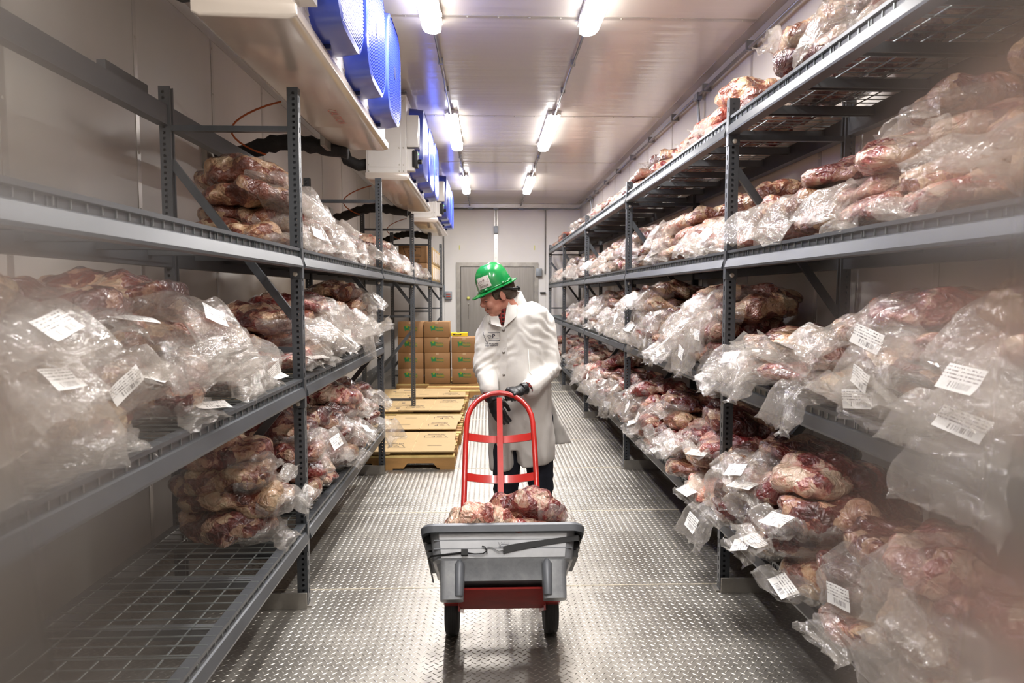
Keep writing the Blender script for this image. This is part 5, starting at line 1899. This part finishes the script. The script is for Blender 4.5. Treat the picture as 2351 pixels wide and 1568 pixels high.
def glove(name, wrist, dx, dz, curls, thumb, spread=1.0, mirror=1):
    """five-fingered glove: dx wrist->knuckles, dz back of the hand"""
    dx = Vector(dx).normalized(); dz = Vector(dz); dz = (dz - dx * dz.dot(dx)).normalized(); dy = dz.cross(dx) * mirror
    W = lambda x, y, z: wrist + dx * x + dy * y + dz * z
    g = MB()
    g.tube([W(-.02, 0, 0), W(-.005, 0, 0), W(.01, 0, 0)], [.036, .033, .034], 16)
    R3 = Matrix((dx, dy, dz)).transposed()
    g.ell(W(.030, .0, .0), (.045, .036, .022), 16, R3); g.ell(W(.062, .0, .003), (.036, .044, .019), 16, R3)
    g.ell(W(.045, .026, -.006), (.030, .018, .018), 12, R3); g.ell(W(.04, -.026, -.004), (.035, .016, .018), 12, R3)
    for q, (y0, ln, r) in enumerate(((.033, .078, .0108), (.011, .086, .0112), (-.011, .080, .0108), (-.031, .064, .0098))):
        p = W(.072, y0 * .95, .002); a = 0
        cur = [p, W(.084, y0, .003)]
        ang = -.05
        pos = Vector((.084, y0, .003))
        for k, fr in enumerate((.44, .31, .25)):
            ang += curls[k] * (1 + .06 * q)
            pos = pos + Vector((math.cos(ang), y0 * .9 * spread * .12, -math.sin(ang))) * ln * fr
            cur.append(W(*pos))
        limb(g, cur, [r * 1.05, r * 1.12, r, r * .95, r * .82], 10)
    tp = [W(.018, .026, -.008), W(*thumb[0]), W(*thumb[1]), W(*thumb[2])]
    limb(g, tp, [.017, .0145, .0125, .0105], 10)
    me = remesh(g, name, 'glove', .0034, 2)
    return pobj(me, name)


# his left hand closed over the bend of the handle; his right hand hanging relaxed behind the centre bar
glove('glove', WR_R + Vector((-.035, -.035, .0)), (-.80, -.55, -.16), (.05, -.40, .92), (1.0, 1.25, .8), ((.045, .040, -.032), (.070, .036, -.052), (.090, .026, -.058)), mirror=-1)
glove('glove', WR_L + Vector((.012, -.03, -.025)), (.42, -.25, -.87), (-.35, -.92, .1), (.30, .35, .25), ((.040, .044, -.018), (.068, .052, -.030), (.092, .050, -.040)), mirror=1)

# ------------------------------------------------------------------ strip curtain of the doorway, pushed aside
cu = thing('strip_curtain', 'hazy clear plastic strips of the doorway curtain, parted in the middle', 'strip curtain', (0.07, .1, 0))
MB().box(-.86, .86, .08, .11, 2.56, 2.62).obj('curtain_rail', 'galv', cu)


def strip(path, hazes, zhaze, name='curtain_strip'):
    """path: (x, y) points across the strip; wear per point; zwear(z) factor"""
    th = .0025
    nz_ = 44
    vs, wr = [], []
    for k in range(nz_ + 1):
        z = .03 + (2.56 - .03) * k / nz_
        for (x, y), w_ in zip(path, hazes):
            sx, sy = zhaze(z, 'd')
            vs.append((x + sx, y + sy, z)); wr.append(w_ * zhaze(z, 'w'))
    m_ = len(path)
    n0 = len(vs)
    vs += [(x, y + th, z) for x, y, z in vs]; wr += wr[:]
    fs = []
    for k in range(nz_):
        for j in range(m_ - 1):
            a = k * m_ + j
            fs.append((a, a + 1, a + m_ + 1, a + m_)); fs.append((n0 + a, n0 + a + m_, n0 + a + m_ + 1, n0 + a + 1))
        for a in (k * m_, k * m_ + m_ - 1):
            fs.append((a, a + m_, n0 + a + m_, n0 + a))
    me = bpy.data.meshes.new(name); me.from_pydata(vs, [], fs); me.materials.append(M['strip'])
    at = me.attributes.new('painted_haze', 'FLOAT', 'POINT'); at.data.foreach_set('value', wr)
    me.polygons.foreach_set('use_smooth', [True] * len(me.polygons)); me.update()
    o = link(name, me, cu); o.location = (-.07, -.1, 0)
    return o


def mk(x_in, x_out, w_max, lean, yb, zw):
    n = 22
    path, we = [], []
    for i in range(n + 1):
        q = i / n
        path.append((x_in + (x_out - x_in) * q, yb - .05 * q ** 1.6))
        we.append(w_max * (q ** 1.05) * (3 - 2 * q if 0 else 1))  # painted haze thickens outward, in place of lens blur on the near strips
    return strip(path, we, lambda z, t: ((lean * (1.65 - z) if z < 1.65 else lean * .25 * (z - 1.65) * -1), .03 * math.sin(z * 2)) if t == 'd' else zw(z))


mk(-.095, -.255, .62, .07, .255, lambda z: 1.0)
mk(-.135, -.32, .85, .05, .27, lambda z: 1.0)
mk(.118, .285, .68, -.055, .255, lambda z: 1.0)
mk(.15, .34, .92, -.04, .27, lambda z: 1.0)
